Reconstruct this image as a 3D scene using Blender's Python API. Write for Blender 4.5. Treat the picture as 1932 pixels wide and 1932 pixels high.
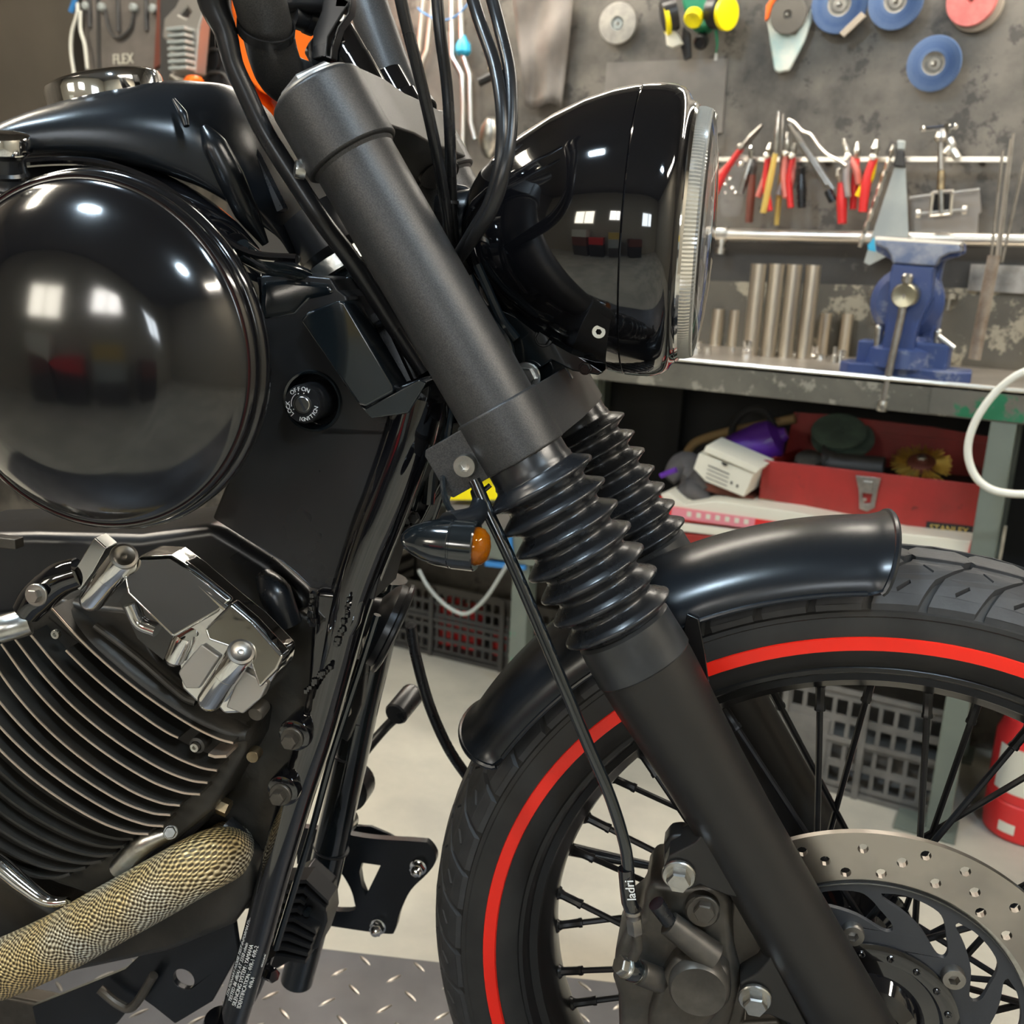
import bpy, bmesh, math, random
from mathutils import Vector, Matrix
from mathutils.geometry import tessellate_polygon
for o in list(bpy.data.objects): bpy.data.objects.remove(o)
random.seed(7)
SC = bpy.context.scene
COL = SC.collection
PI = math.pi
# ------------------------------------------------------------------ camera
FPX = 1933.0                                   # focal length in pixels of the 1932 px frame
RX = Vector((0.87883309, 0.47488516, 0.04622209))     # camera right in the room
RD = Vector((0.15560836, -0.19369117, -0.96864326))   # camera down
RF = Vector((-0.4510415, 0.85846829, -0.24411831))    # camera forward
CAM = Vector((0.0, 0.0, 1.04))
cd = bpy.data.cameras.new('camera'); cam = bpy.data.objects.new('camera', cd); COL.objects.link(cam)
cd.sensor_width = 36.0; cd.lens = 36.0 * FPX / 1932.0; cd.clip_start = 0.02; cd.clip_end = 60
cam.matrix_world = Matrix(((RX.x, -RD.x, -RF.x, CAM.x), (RX.y, -RD.y, -RF.y, CAM.y), (RX.z, -RD.z, -RF.z, CAM.z), (0, 0, 0, 1)))
cd.dof.use_dof = True; cd.dof.focus_distance = 0.72; cd.dof.aperture_fstop = 11.0
SC.camera = cam
# ------------------------------------------------------------------ world and exposure
w = bpy.data.worlds.new('world'); SC.world = w; w.use_nodes = True
w.node_tree.nodes['Background'].inputs[0].default_value = (0.75, 0.8, 0.9, 1)
w.node_tree.nodes['Background'].inputs[1].default_value = 0.12
SC.view_settings.view_transform = 'Standard'; SC.view_settings.look = 'None'
SC.view_settings.gamma = 1.0; SC.view_settings.use_curve_mapping = False
SC.view_settings.exposure = 0.0
# lamps of the workshop ceiling: (x, y, z, length, width, rot z, colour, strength)
LAMPS = [(-1.5, 2.16, 1.98, 1.3, .10, 0, (1.0, .92, .80), 36),
         (0.1, 2.16, 1.98, 1.3, .10, 0, (1.0, .92, .80), 36),
         (-1.1, -0.3, 2.75, .26, .14, 0, (.66, .84, 1.0), 290),
         (1.0, -0.5, 2.75, .26, .14, 0, (.66, .84, 1.0), 240),
         (-2.5, 0.5, 2.8, 1.3, .18, PI / 2, (1.0, .90, .74), 75),  # this and the next: unseen warm tubes, added to light the floor
         (1.9, 0.5, 2.8, 1.3, .18, PI / 2, (1.0, .92, .80), 75)]
# ------------------------------------------------------------------ pixel <-> place helpers
def ray(px, py):
    a = (px - 966) / FPX; b = (py - 966) / FPX
    return RX * a + RD * b + RF
def W(px, py, Y=None, Z=None, X=None):
    d = ray(px, py)
    t = Y / d.y if Y is not None else ((Z - CAM.z) / d.z if Z is not None else X / d.x)
    return CAM + d * t
BA = math.radians(16.25)
AXLE = Vector((-0.06974458, 0.73989932, 0.5201664))
CB = Vector((-0.14008702, -0.72985679, 0.5198336))
def tob(v):
    c, s = math.cos(BA), math.sin(BA)
    return Vector((c * v.x + s * v.y, -s * v.x + c * v.y, v.z))
def b(px, py, y):                  # pixel -> bike frame (origin at the axle, x forward, y away from camera)
    d = tob(ray(px, py)); return CB + d * ((y - CB.y) / d.y)
# ------------------------------------------------------------------ materials
def mat(name, col, rough=.5, metal=0., col2=None, nscale=8., namt=.5, ndetail=4., bump=0., bscale=60., coat=0., trans=0.,
        emit=None, estr=0., spec=.5, alpha=1., ior=1.5, rvar=0., bdist=.002, stretch=None, ramp=(.4, .62), aniso=0.):
    m = bpy.data.materials.new(name); m.use_nodes = True
    nt = m.node_tree; N = nt.nodes; L = nt.links; p = N['Principled BSDF']
    p.inputs['Base Color'].default_value = (*col, 1); p.inputs['Roughness'].default_value = rough
    p.inputs['Metallic'].default_value = metal; p.inputs['Coat Weight'].default_value = coat
    p.inputs['Coat Roughness'].default_value = .04
    p.inputs['Transmission Weight'].default_value = trans; p.inputs['IOR'].default_value = ior
    p.inputs['Specular IOR Level'].default_value = spec; p.inputs['Alpha'].default_value = alpha
    if emit: p.inputs['Emission Color'].default_value = (*emit, 1); p.inputs['Emission Strength'].default_value = estr
    if col2 or bump or rvar:
        tc = N.new('ShaderNodeTexCoord'); src = tc.outputs['Object']
        if stretch:
            mp = N.new('ShaderNodeMapping'); mp.inputs['Scale'].default_value = stretch
            L.new(src, mp.inputs[0]); src = mp.outputs[0]
    if col2 or rvar:
        n = N.new('ShaderNodeTexNoise'); n.inputs['Scale'].default_value = nscale; n.inputs['Detail'].default_value = ndetail
        n.inputs['Roughness'].default_value = .62
        L.new(src, n.inputs['Vector'])
        r = N.new('ShaderNodeMapRange'); r.inputs[1].default_value = ramp[0]; r.inputs[2].default_value = ramp[1]
        L.new(n.outputs['Fac'], r.inputs[0])
    if col2:
        mx = N.new('ShaderNodeMix'); mx.data_type = 'RGBA'
        mx.inputs[6].default_value = (*col, 1); mx.inputs[7].default_value = (*col2, 1)
        mu = N.new('ShaderNodeMath'); mu.operation = 'MULTIPLY'; mu.inputs[1].default_value = namt * 2 if namt < .5 else 1.
        L.new(r.outputs[0], mu.inputs[0]); L.new(mu.outputs[0], mx.inputs[0]); L.new(mx.outputs[2], p.inputs['Base Color'])
    if rvar:
        r2 = N.new('ShaderNodeMapRange'); r2.inputs[3].default_value = max(0, rough - rvar); r2.inputs[4].default_value = rough + rvar
        L.new(n.outputs['Fac'], r2.inputs[0]); L.new(r2.outputs[0], p.inputs['Roughness'])
    if bump:
        n2 = N.new('ShaderNodeTexNoise'); n2.inputs['Scale'].default_value = bscale; n2.inputs['Detail'].default_value = 3
        L.new(src, n2.inputs['Vector'])
        bp = N.new('ShaderNodeBump'); bp.inputs['Strength'].default_value = bump; bp.inputs['Distance'].default_value = bdist
        L.new(n2.outputs['Fac'], bp.inputs['Height']); L.new(bp.outputs[0], p.inputs['Normal'])
    return m
def paint_worn(name, base, dark, chip, chipcol, scale=3., rough=.6, metal=0., chipscale=30., chip_at=.6, ramp=(.35, .7)):
    """large soft blotches plus small chips"""
    m = mat(name, base, rough, metal, dark, scale, 1., 8., ramp=ramp)
    nt = m.node_tree; N = nt.nodes; L = nt.links; p = N['Principled BSDF']
    tc = N.new('ShaderNodeTexCoord')
    n = N.new('ShaderNodeTexNoise'); n.inputs['Scale'].default_value = chipscale; n.inputs['Detail'].default_value = 6; n.inputs['Roughness'].default_value = .7
    L.new(tc.outputs['Object'], n.inputs['Vector'])
    r = N.new('ShaderNodeMapRange'); r.inputs[1].default_value = chip_at; r.inputs[2].default_value = chip_at + .05
    L.new(n.outputs['Fac'], r.inputs[0])
    mu = N.new('ShaderNodeMath'); mu.operation = 'MULTIPLY'; mu.inputs[1].default_value = chip; L.new(r.outputs[0], mu.inputs[0])
    src = p.inputs['Base Color'].links[0].from_socket
    mx = N.new('ShaderNodeMix'); mx.data_type = 'RGBA'; L.new(mu.outputs[0], mx.inputs[0]); L.new(src, mx.inputs[6])
    mx.inputs[7].default_value = (*chipcol, 1); L.new(mx.outputs[2], p.inputs['Base Color'])
    return m
M = {}
M['dome'] = mat('softly polished black', (.005, .005, .006), .13, 0, coat=.6, spec=.6, rvar=.03, nscale=30)
M['dome'].node_tree.nodes['Principled BSDF'].inputs['Coat Roughness'].default_value = .10
M['gloss'] = mat('gloss black paint', (.004, .004, .005), .06, 0, coat=1., spec=.6, rvar=.02, nscale=30)
M['glossb'] = mat('gloss black metal', (.008, .011, .013), .12, 0, coat=.6, spec=.7)
M['satin'] = mat('satin black paint', (.010, .012, .015), .27, .0, spec=.5, bump=.05, bscale=400, bdist=.0004)
M['matte'] = mat('textured black powder coat', (.040, .040, .041), .40, .45, (.075, .072, .069), 1300, 1., bump=.4, bscale=1500, bdist=.0003)
M['leg'] = mat('satin black fork leg', (.028, .026, .024), .38, .4, bump=.12, bscale=700, bdist=.0003)
M['rubber'] = mat('black rubber', (.012, .013, .015), .28, 0, spec=.6, rvar=.08, nscale=40)
M['collar'] = mat('black rubber collar', (.022, .023, .024), .30, 0, (.035, .036, .037), 25, .5, rvar=.08)
M['plastic'] = mat('black plastic', (.014, .014, .015), .30, 0, (.034, .034, .036), 9, .3, rvar=.14, ramp=(.5, .9))
M['tyre'] = mat('tyre rubber', (.016, .0155, .015), .62, 0, (.026, .025, .023), 18, 1., bump=.15, bscale=200, bdist=.0006)
M['tread'] = mat('tread rubber', (.028, .028, .029), .55, 0, (.045, .045, .046), 30, 1., bump=.2, bscale=300, bdist=.0006)
M['red_tape'] = mat('red reflective tape', (.98, .022, .008), .35, 0, bump=.25, bscale=900, bdist=.0003)
M['rim'] = mat('black rim', (.012, .012, .012), .30, .2, spec=.6)
M['spoke'] = mat('black spoke', (.014, .014, .015), .30, .4)
M['chrome'] = mat('chrome', (.78, .78, .77), .07, 1., rvar=.03, nscale=20)
M['chrome2'] = mat('wavy chrome', (.74, .74, .73), .06, 1., bump=.14, bscale=26, bdist=.004)
M['zinc'] = mat('zinc plated steel', (.62, .61, .57), .28, 1., (.45, .44, .41), 60, 1., bump=.1, bscale=200)
M['steel'] = mat('bare steel', (.42, .40, .37), .38, 1., (.30, .28, .25), 30, 1.)
M['disc'] = mat('brushed brake disc', (.50, .46, .41), .30, 1., (.36, .33, .30), 9, 1.)
M['carrier'] = mat('grey disc carrier', (.055, .057, .062), .45, .4, bump=.05, bscale=500)
M['cast'] = mat('cast grey metal', (.075, .067, .056), .42, .5, (.105, .093, .078), 40, .5, bump=.2, bscale=250, bdist=.0006)
M['engine'] = mat('dark engine enamel', (.030, .028, .024), .45, .4, (.050, .045, .038), 12, 1., bump=.15, bscale=200)
M['fin_edge'] = mat('machined fin edge', (.66, .54, .44), .35, .8)
M['brass'] = mat('brass', (.42, .33, .2), .4, 1., (.25, .2, .13), 50, 1.)
M['amber'] = mat('amber lens', (1.0, .27, .0), .06, 0, trans=.75, ior=1.45, spec=.6)
M['glass'] = mat('clear glass', (1, 1, 1), .02, 0, trans=1., ior=1.45)
M['ribglass'] = mat('ribbed frosted glass', (.95, .93, .84), .18, 0, trans=.75, ior=1.4)
M['white'] = mat('white lettering', (.8, .8, .78), .5)
M['white_hose'] = mat('white hose', (.80, .79, .70), .45)
M['floor'] = mat('concrete floor', (.50, .47, .39), .6, 0, (.36, .34, .29), 2.2, 1., 9., bump=.1, bscale=60, rvar=.12)
M['wall'] = paint_worn('dark worn steel wall', (.165, .150, .128), (.050, .046, .041), .65, (.024, .023, .022), 5.5, .5, .15, 13., .56, ramp=(.40, .66))
M['wall2'] = mat('brown grey wall', (.105, .088, .068), .6, 0, (.085, .072, .056), 2., 1.)
M['wallback'] = mat('pale workshop wall', (.42, .38, .30), .7)
M['ceil'] = mat('ceiling', (.09, .085, .08), .8)
M['lift'] = mat('grey lift plate', (.115, .115, .122), .42, .5, (.085, .085, .092), 6, 1., rvar=.1)
M['tread_bar'] = mat('worn steel bar', (.50, .47, .42), .3, .9, (.25, .24, .23), 60, 1.)
M['bench'] = paint_worn('worn bench steel', (.175, .165, .135), (.10, .095, .08), .8, (.36, .34, .28), 7., .5, .3, 22., .55)
M['benchtop'] = mat('bench top steel', (.46, .42, .37), .38, .8, (.34, .31, .27), 9, 1.)
M['edge'] = mat('worn bright edge', (.80, .76, .68), .3, .9)
M['green'] = paint_worn('grey green bench paint', (.16, .185, .155), (.12, .14, .12), .9, (.03, .32, .17), 5., .5, 0., 9., .66)
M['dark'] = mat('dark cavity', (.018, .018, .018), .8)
M['vise'] = paint_worn('blue vise enamel', (.030, .055, .18), (.045, .075, .19), .5, (.26, .28, .34), 14., .35, 0., 16., .57)
M['vise_top'] = mat('worn blue grey jaw', (.12, .155, .26), .35, .3, (.30, .32, .38), 24, 1.)
M['redbox'] = paint_worn('red toolbox paint', (.40, .026, .022), (.22, .026, .018), .7, (.10, .02, .015), 6., .45, 0., 20., .64)
M['redp'] = mat('red plastic', (.70, .03, .03), .4)
M['pinkp'] = mat('faded red rubber', (.72, .22, .18), .5)
M['greyp'] = mat('grey rubber', (.33, .30, .30), .5)
M['yellow'] = mat('yellow plastic', (.95, .62, .005), .35)
M['yellow2'] = mat('bright yellow', (.95, .80, .0), .4)
M['ochre'] = mat('ochre handle', (.60, .42, .10), .5)
M['orange'] = mat('orange paint', (.95, .15, .005), .35)
M['purple'] = mat('purple plastic', (.10, .022, .30), .3)
M['cream'] = mat('cream card', (.72, .69, .58), .6)
M['lgrey'] = mat('light grey metal', (.42, .45, .43), .45, .2, (.36, .39, .38), 9, 1.)
M['blue'] = mat('blue plastic', (.04, .22, .55), .4)
M['cyan'] = mat('cyan plastic', (.03, .38, .62), .4)
M['teal'] = mat('dark green plastic', (.01, .20, .10), .4)
M['flap'] = mat('blue abrasive cloth', (.065, .125, .28), .7, 0, (.11, .18, .33), 60, 1.)
M['pinkd'] = mat('pink abrasive paper', (.72, .22, .20), .7, 0, (.60, .17, .16), 50, 1.)
M['beiged'] = mat('beige fibre disc', (.36, .31, .25), .7)
M['browng'] = mat('grey brown grinding disc', (.13, .12, .105), .8, bump=.4, bscale=300)
M['greyd'] = mat('grey disc', (.36, .34, .30), .6, 0, (.24, .23, .21), 30, 1.)
M['leather'] = mat('grey leather', (.20, .175, .155), .5, 0, (.13, .115, .10), 5, 1., bump=.4, bscale=14, bdist=.01)
M['plate'] = mat('brushed steel sheet', (.24, .22, .20), .4, .3, (.15, .14, .125), 4, 1.)
M['crate'] = mat('dirty grey crate plastic', (.17, .16, .145), .6, 0, (.11, .105, .095), 10, 1.)
M['dcrate'] = mat('dark crate plastic', (.045, .042, .038), .6)
M['brown'] = mat('red brown panel', (.16, .045, .028), .6)
M['vent'] = mat('dark grey moulded plastic', (.055, .052, .050), .5)
M['alu'] = mat('cast aluminium', (.50, .48, .45), .4, .8)
M['lamp_w'] = mat('warm tube', (1, 1, 1), emit=(1.0, .90, .74), estr=26)
# clear thin plastic
M['bag'] = mat('clear plastic bag', (.9, .9, .9), .12, 0, trans=.9, ior=1.15, alpha=.55)
# exhaust wrap: woven threads from the tube's UVs (metres around, metres along)
def wrapmat():
    m = mat('woven exhaust wrap', (.3, .25, .15), .42, .35)
    nt = m.node_tree; N = nt.nodes; L = nt.links; p = N['Principled BSDF']
    uv = N.new('ShaderNodeUVMap'); uv.uv_map = 'UVMap'
    no = N.new('ShaderNodeTexNoise'); no.inputs['Scale'].default_value = 60; L.new(uv.outputs[0], no.inputs['Vector'])
    ad = N.new('ShaderNodeMixRGB'); ad.blend_type = 'ADD'; ad.inputs[0].default_value = .009
    L.new(uv.outputs[0], ad.inputs[1]); L.new(no.outputs['Color'], ad.inputs[2])
    sp = N.new('ShaderNodeSeparateXYZ'); L.new(ad.outputs[0], sp.inputs[0])
    def wave(s, k, ph=0):
        a = N.new('ShaderNodeMath'); a.operation = 'MULTIPLY_ADD'; a.inputs[1].default_value = k; a.inputs[2].default_value = ph; L.new(s, a.inputs[0])
        c = N.new('ShaderNodeMath'); c.operation = 'SINE'; L.new(a.outputs[0], c.inputs[0]); return c.outputs[0]
    a1 = wave(sp.outputs[0], 2 * PI / .0040); a2 = wave(sp.outputs[1], 2 * PI / .0046)
    mu = N.new('ShaderNodeMath'); mu.operation = 'MULTIPLY'; L.new(a1, mu.inputs[0]); L.new(a2, mu.inputs[1])
    r = N.new('ShaderNodeMapRange'); r.inputs[1].default_value = -.5; r.inputs[2].default_value = .7; L.new(mu.outputs[0], r.inputs[0])
    no2 = N.new('ShaderNodeTexNoise'); no2.inputs['Scale'].default_value = 14; L.new(uv.outputs[0], no2.inputs['Vector'])
    ra = N.new('ShaderNodeMapRange'); ra.inputs[1].default_value = .42; ra.inputs[2].default_value = .6; L.new(no2.outputs['Fac'], ra.inputs[0])
    hi = N.new('ShaderNodeMix'); hi.data_type = 'RGBA'; hi.inputs[6].default_value = (.85, .64, .30, 1); hi.inputs[7].default_value = (.82, .79, .66, 1)
    L.new(ra.outputs[0], hi.inputs[0])
    mx = N.new('ShaderNodeMix'); mx.data_type = 'RGBA'; mx.inputs[6].default_value = (.055, .035, .014, 1)
    L.new(hi.outputs[2], mx.inputs[7]); L.new(r.outputs[0], mx.inputs[0]); L.new(mx.outputs[2], p.inputs['Base Color'])
    bp = N.new('ShaderNodeBump'); bp.inputs['Strength'].default_value = .9; bp.inputs['Distance'].default_value = .0012
    L.new(r.outputs[0], bp.inputs['Height']); L.new(bp.outputs[0], p.inputs['Normal'])
    return m
M['wrap'] = wrapmat()
# ------------------------------------------------------------------ geometry
def V(*a): return Vector(a)
def basis(axis, up=None):
    z = Vector(axis).normalized()
    u = Vector(up) if up is not None else (V(0, 0, 1) if abs(z.z) < .9 else V(1, 0, 0))
    x = u.cross(z)
    if x.length < 1e-6: x = V(1, 0, 0).cross(z)
    x.normalize(); y = z.cross(x)
    return Matrix((x, y, z)).transposed()
def smoothpath(pts, n=6):
    pts = [Vector(p) for p in pts]
    if len(pts) < 3: return pts
    out = []
    P = [2 * pts[0] - pts[1]] + pts + [2 * pts[-1] - pts[-2]]
    for i in range(1, len(P) - 2):
        for k in range(n):
            t = k / n; a, bb, c, d = P[i - 1], P[i], P[i + 1], P[i + 2]
            out.append(.5 * ((2 * bb) + (c - a) * t + (2 * a - 5 * bb + 4 * c - d) * t * t + (3 * bb - a - 3 * c + d) * t ** 3))
    out.append(pts[-1]); return out
class G:
    def __init__(s): s.v = []; s.f = []; s.m = []; s.uv = {}
    def add(s, vs, fs, m=0):
        o = len(s.v); s.v += [Vector(q) for q in vs]
        for f in fs: s.f.append(tuple(i + o for i in f)); s.m.append(m)
        return s
    def box(s, c, size, R=None, m=0):
        x, y, z = size[0] / 2, size[1] / 2, size[2] / 2; R = R or Matrix.Identity(3); c = Vector(c)
        vs = [c + R @ V(i * x, j * y, k * z) for i in (-1, 1) for j in (-1, 1) for k in (-1, 1)]
        return s.add(vs, [(0, 1, 3, 2), (4, 6, 7, 5), (0, 4, 5, 1), (2, 3, 7, 6), (0, 2, 6, 4), (1, 5, 7, 3)], m)
    def lathe(s, prof, o=(0, 0, 0), axis=(0, 0, 1), n=32, m=0, arc=None, cap=True, up=None, fx=None):
        """prof: (r, h) pairs; fx(angle, r, h)->r allows flutes"""
        R = basis(axis, up); o = Vector(o); a0, a1 = arc or (0, 2 * PI); full = arc is None
        k = n if full else n + 1; vs = []; fs = []
        for r, h in prof:
            for i in range(k):
                a = a0 + (a1 - a0) * i / n; rr = fx(a, r, h) if fx else r
                vs.append(o + R @ V(rr * math.cos(a), rr * math.sin(a), h))
        for j in range(len(prof) - 1):
            for i in range(n):
                i2 = (i + 1) % k if full else i + 1
                fs.append((j * k + i, j * k + i2, (j + 1) * k + i2, (j + 1) * k + i))
        if cap and full:
            if prof[0][0] > 1e-5: fs.append(tuple(range(k))[::-1])
            if prof[-1][0] > 1e-5: fs.append(tuple((len(prof) - 1) * k + i for i in range(k)))
        return s.add(vs, fs, m)
    def tube(s, pts, r, n=12, m=0, smooth=6, cap=True, flat=1., up=None, uv=False):
        P = smoothpath(pts, smooth) if smooth else [Vector(p) for p in pts]
        if isinstance(r, (list, tuple)):
            rs = []
            for i in range(len(P)):
                t = i / (len(P) - 1) * (len(r) - 1); k = min(int(t), len(r) - 2); rs.append(r[k] + (r[k + 1] - r[k]) * (t - k))
        else: rs = [r] * len(P)
        T = [(P[min(i + 1, len(P) - 1)] - P[max(i - 1, 0)]).normalized() for i in range(len(P))]
        R = basis(T[0], up); x, y = R.col[0].copy(), R.col[1].copy(); vs = []; fs = []; base = len(s.v); L = 0; uvs = []
        for i, p in enumerate(P):
            if i:
                x = (x - T[i] * x.dot(T[i])).normalized(); y = T[i].cross(x); L += (P[i] - P[i - 1]).length
            for j in range(n):
                a = 2 * PI * j / n; vs.append(p + x * (math.cos(a) * rs[i]) + y * (math.sin(a) * rs[i] * flat)); uvs.append((a, L))
        for i in range(len(P) - 1):
            for j in range(n):
                j2 = (j + 1) % n; fs.append((i * n + j, i * n + j2, (i + 1) * n + j2, (i + 1) * n + j))
                if uv:
                    rr = uv if uv is not True else rs[i]
                    a0, a1 = 2 * PI * j / n * rr, 2 * PI * (j + 1) / n * rr
                    l0, l1 = uvs[i * n][1], uvs[(i + 1) * n][1]
                    s.uv[len(s.f) + len(fs) - 1] = [(a0, l0), (a1, l0), (a1, l1), (a0, l1)]
        if cap: fs.append(tuple(range(n))[::-1]); fs.append(tuple((len(P) - 1) * n + j for j in range(n)))
        return s.add(vs, fs, m)
    def poly(s, outline, vec, holes=(), m=0):
        """flat outline (3D, coplanar) pushed along vec, optional holes"""
        loops = [[Vector(p) for p in outline]] + [[Vector(p) for p in h] for h in holes]; vec = Vector(vec)
        tri = tessellate_polygon(loops); vs = [p for l in loops for p in l]; n = len(vs)
        vs = vs + [p + vec for p in vs]; fs = []
        if holes:
            for t in tri: fs.append(tuple(t)); fs.append(tuple(i + n for i in reversed(t)))
        else:
            k = len(outline); fs.append(tuple(range(k))); fs.append(tuple(range(2 * k - 1, k - 1, -1)))
        o = 0
        for l in loops:
            k = len(l)
            for i in range(k): fs.append((o + i, o + (i + 1) % k, n + o + (i + 1) % k, n + o + i))
            o += k
        return s.add(vs, fs, m)
    def loft(s, rings, m=0, cap=True, closed=True):
        k = len(rings[0]); vs = [p for r in rings for p in r]; fs = []
        for j in range(len(rings) - 1):
            for i in range(k if closed else k - 1):
                i2 = (i + 1) % k; fs.append((j * k + i, j * k + i2, (j + 1) * k + i2, (j + 1) * k + i))
        if cap: fs.append(tuple(range(k))[::-1]); fs.append(tuple((len(rings) - 1) * k + i for i in range(k)))
        return s.add(vs, fs, m)
    def ball(s, c, r, n=16, m=0, sc=(1, 1, 1)):
        c = Vector(c); vs = []; h = n // 2
        for i in range(h + 1):
            t = PI * i / h
            for j in range(n):
                a = 2 * PI * j / n; vs.append(c + V(math.sin(t) * math.cos(a) * r * sc[0], math.sin(t) * math.sin(a) * r * sc[1], math.cos(t) * r * sc[2]))
        return s.add(vs, [(i * n + j, (i + 1) * n + j, (i + 1) * n + (j + 1) % n, i * n + (j + 1) % n) for i in range(h) for j in range(n)], m)
    def hexa(s, c, axis, r, h, m=0, cone=0.0, n=6, up=None):
        return s.lathe([(r, 0), (r, h * .85), (r * .9, h)], c, axis, n, m, up=up)
    def build(s, name, mats, parent=None, bevel=0., seg=2, angle=32, recalc=True, dbl=False, sub=0, smooth=True):
        me = bpy.data.meshes.new(name); me.from_pydata([tuple(q) for q in s.v], [], s.f)
        if s.uv:
            ul = me.uv_layers.new(name='UVMap')
            for fi, c in s.uv.items():
                for li, q in zip(me.polygons[fi].loop_indices, c): ul.data[li].uv = q
        mats = mats if isinstance(mats, (list, tuple)) else [mats]
        for q in mats: me.materials.append(M[q] if isinstance(q, str) else q)
        if len(mats) > 1: me.polygons.foreach_set('material_index', s.m)
        if recalc or dbl:
            bm = bmesh.new(); bm.from_mesh(me)
            if dbl: bmesh.ops.remove_doubles(bm, verts=bm.verts, dist=1e-5)
            bmesh.ops.recalc_face_normals(bm, faces=bm.faces); bm.to_mesh(me); bm.free()
        me.polygons.foreach_set('use_smooth', [smooth] * len(me.polygons))
        if smooth and not sub: me.set_sharp_from_angle(angle=math.radians(angle))
        me.update()
        o = bpy.data.objects.new(name, me); COL.objects.link(o)
        if parent: o.parent = parent
        if bevel:
            bv = o.modifiers.new('bevel', 'BEVEL'); bv.width = bevel; bv.segments = seg; bv.limit_method = 'ANGLE'; bv.angle_limit = math.radians(38)
            bv.harden_normals = True
        if sub:
            sm = o.modifiers.new('sub', 'SUBSURF'); sm.levels = sub; sm.render_levels = sub
        return o
def tag(o, label=None, cat=None, group=None, kind=None):
    if label: o['label'] = label
    if cat: o['category'] = cat
    if group: o['group'] = group
    if kind: o['kind'] = kind
    return o
def empty(name, loc=(0, 0, 0), label=None, cat=None, group=None, rz=0):
    o = bpy.data.objects.new(name, None); COL.objects.link(o); o.location = loc; o.rotation_euler = (0, 0, rz)
    o.empty_display_size = .05
    return tag(o, label, cat, group)
def copyof(o, parent=None, loc=None, rot=None):
    c = o.copy(); COL.objects.link(c); c.parent = parent
    if loc is not None: c.location = loc
    if rot is not None: c.rotation_euler = rot
    for ch in list(o.children): copyof(ch, c)
    return c
def textmesh(txt, size, mtx, name, material, parent=None, extrude=.0002, align='CENTER'):
    cu = bpy.data.curves.new(name, 'FONT'); cu.body = txt; cu.size = size; cu.extrude = extrude; cu.align_x = align; cu.align_y = 'CENTER'
    cu.resolution_u = 3
    t = bpy.data.objects.new(name, cu); COL.objects.link(t)
    dg = bpy.context.evaluated_depsgraph_get(); me = bpy.data.meshes.new_from_object(t.evaluated_get(dg))
    bpy.data.objects.remove(t); bpy.data.curves.remove(cu)
    me.transform(mtx); me.materials.clear(); me.materials.append(M[material]); me.name = name
    o = bpy.data.objects.new(name, me); COL.objects.link(o)
    if parent: o.parent = parent
    return o
def frame_mtx(o, x, y):
    x = Vector(x).normalized(); y = Vector(y); y = (y - x * y.dot(x)).normalized(); z = x.cross(y)
    m = Matrix((x, y, z)).transposed().to_4x4(); m.translation = Vector(o); return m
def circ(c, r, ax1, ax2, n=24, a0=0.):
    c = Vector(c); return [c + Vector(ax1) * (r * math.cos(a0 + 2 * PI * i / n)) + Vector(ax2) * (r * math.sin(a0 + 2 * PI * i / n)) for i in range(n)]
# ------------------------------------------------------------------ the room
def struct(o): o['kind'] = 'structure'; return o
X0, X1, Y0, Y1, ZT = -3.6, 2.6, -2.8, 2.4, 2.9
struct(G().box(((X0 + X1) / 2, (Y0 + Y1) / 2, -.05), (X1 - X0, Y1 - Y0, .1)).build('floor', 'floor'))
struct(G().box(((X0 + X1) / 2, (Y0 + Y1) / 2, ZT + .05), (X1 - X0, Y1 - Y0, .1)).build('ceiling', 'ceil'))
struct(G().box(((X0 + X1) / 2, Y1 + .05, ZT / 2), (X1 - X0 + .2, .1, ZT)).build('wall_back', 'wall'))
struct(G().box(((X0 + X1) / 2, Y0 - .05, ZT / 2), (X1 - X0 + .2, .1, ZT)).build('wall_front', 'wallback'))
struct(G().box((X0 - .05, (Y0 + Y1) / 2, ZT / 2), (.1, Y1 - Y0, ZT)).build('wall_left', 'wall2'))
struct(G().box((X1 + .05, (Y0 + Y1) / 2, ZT / 2), (.1, Y1 - Y0, ZT)).build('wall_right', 'wallback'))
for i, (x, y, z, l, wd, rz, c, st) in enumerate(LAMPS):
    e = empty('ceiling_light', (x, y, z), 'lamp', 'light', 'workshop ceiling lights', rz)
    e['label'] = ['warm strip lamp above the left part of the workbench', 'warm strip lamp above the blue vise', 'short cool lamp above the fuel tank',
                  'short cool lamp behind the camera on the right', 'warm ceiling tube added out of view for floor light, left one', 'warm ceiling tube added out of view for floor light, right one'][i]
    G().box((0, 0, .045), (l + .06, wd + .08, .05)).build('housing', 'cream', e, bevel=.006)
    G().box((0, 0, .0125), (l, wd, .02)).build('diffuser', mat('lamp glow', (1, 1, 1), emit=c, estr=st), e)
    for sx in (-1, 1): G().tube([V(sx * l * .35, 0, .07), V(sx * l * .35, 0, ZT - z)], .006, 8, smooth=0).build('hanger_rod', 'zinc', e)

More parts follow.
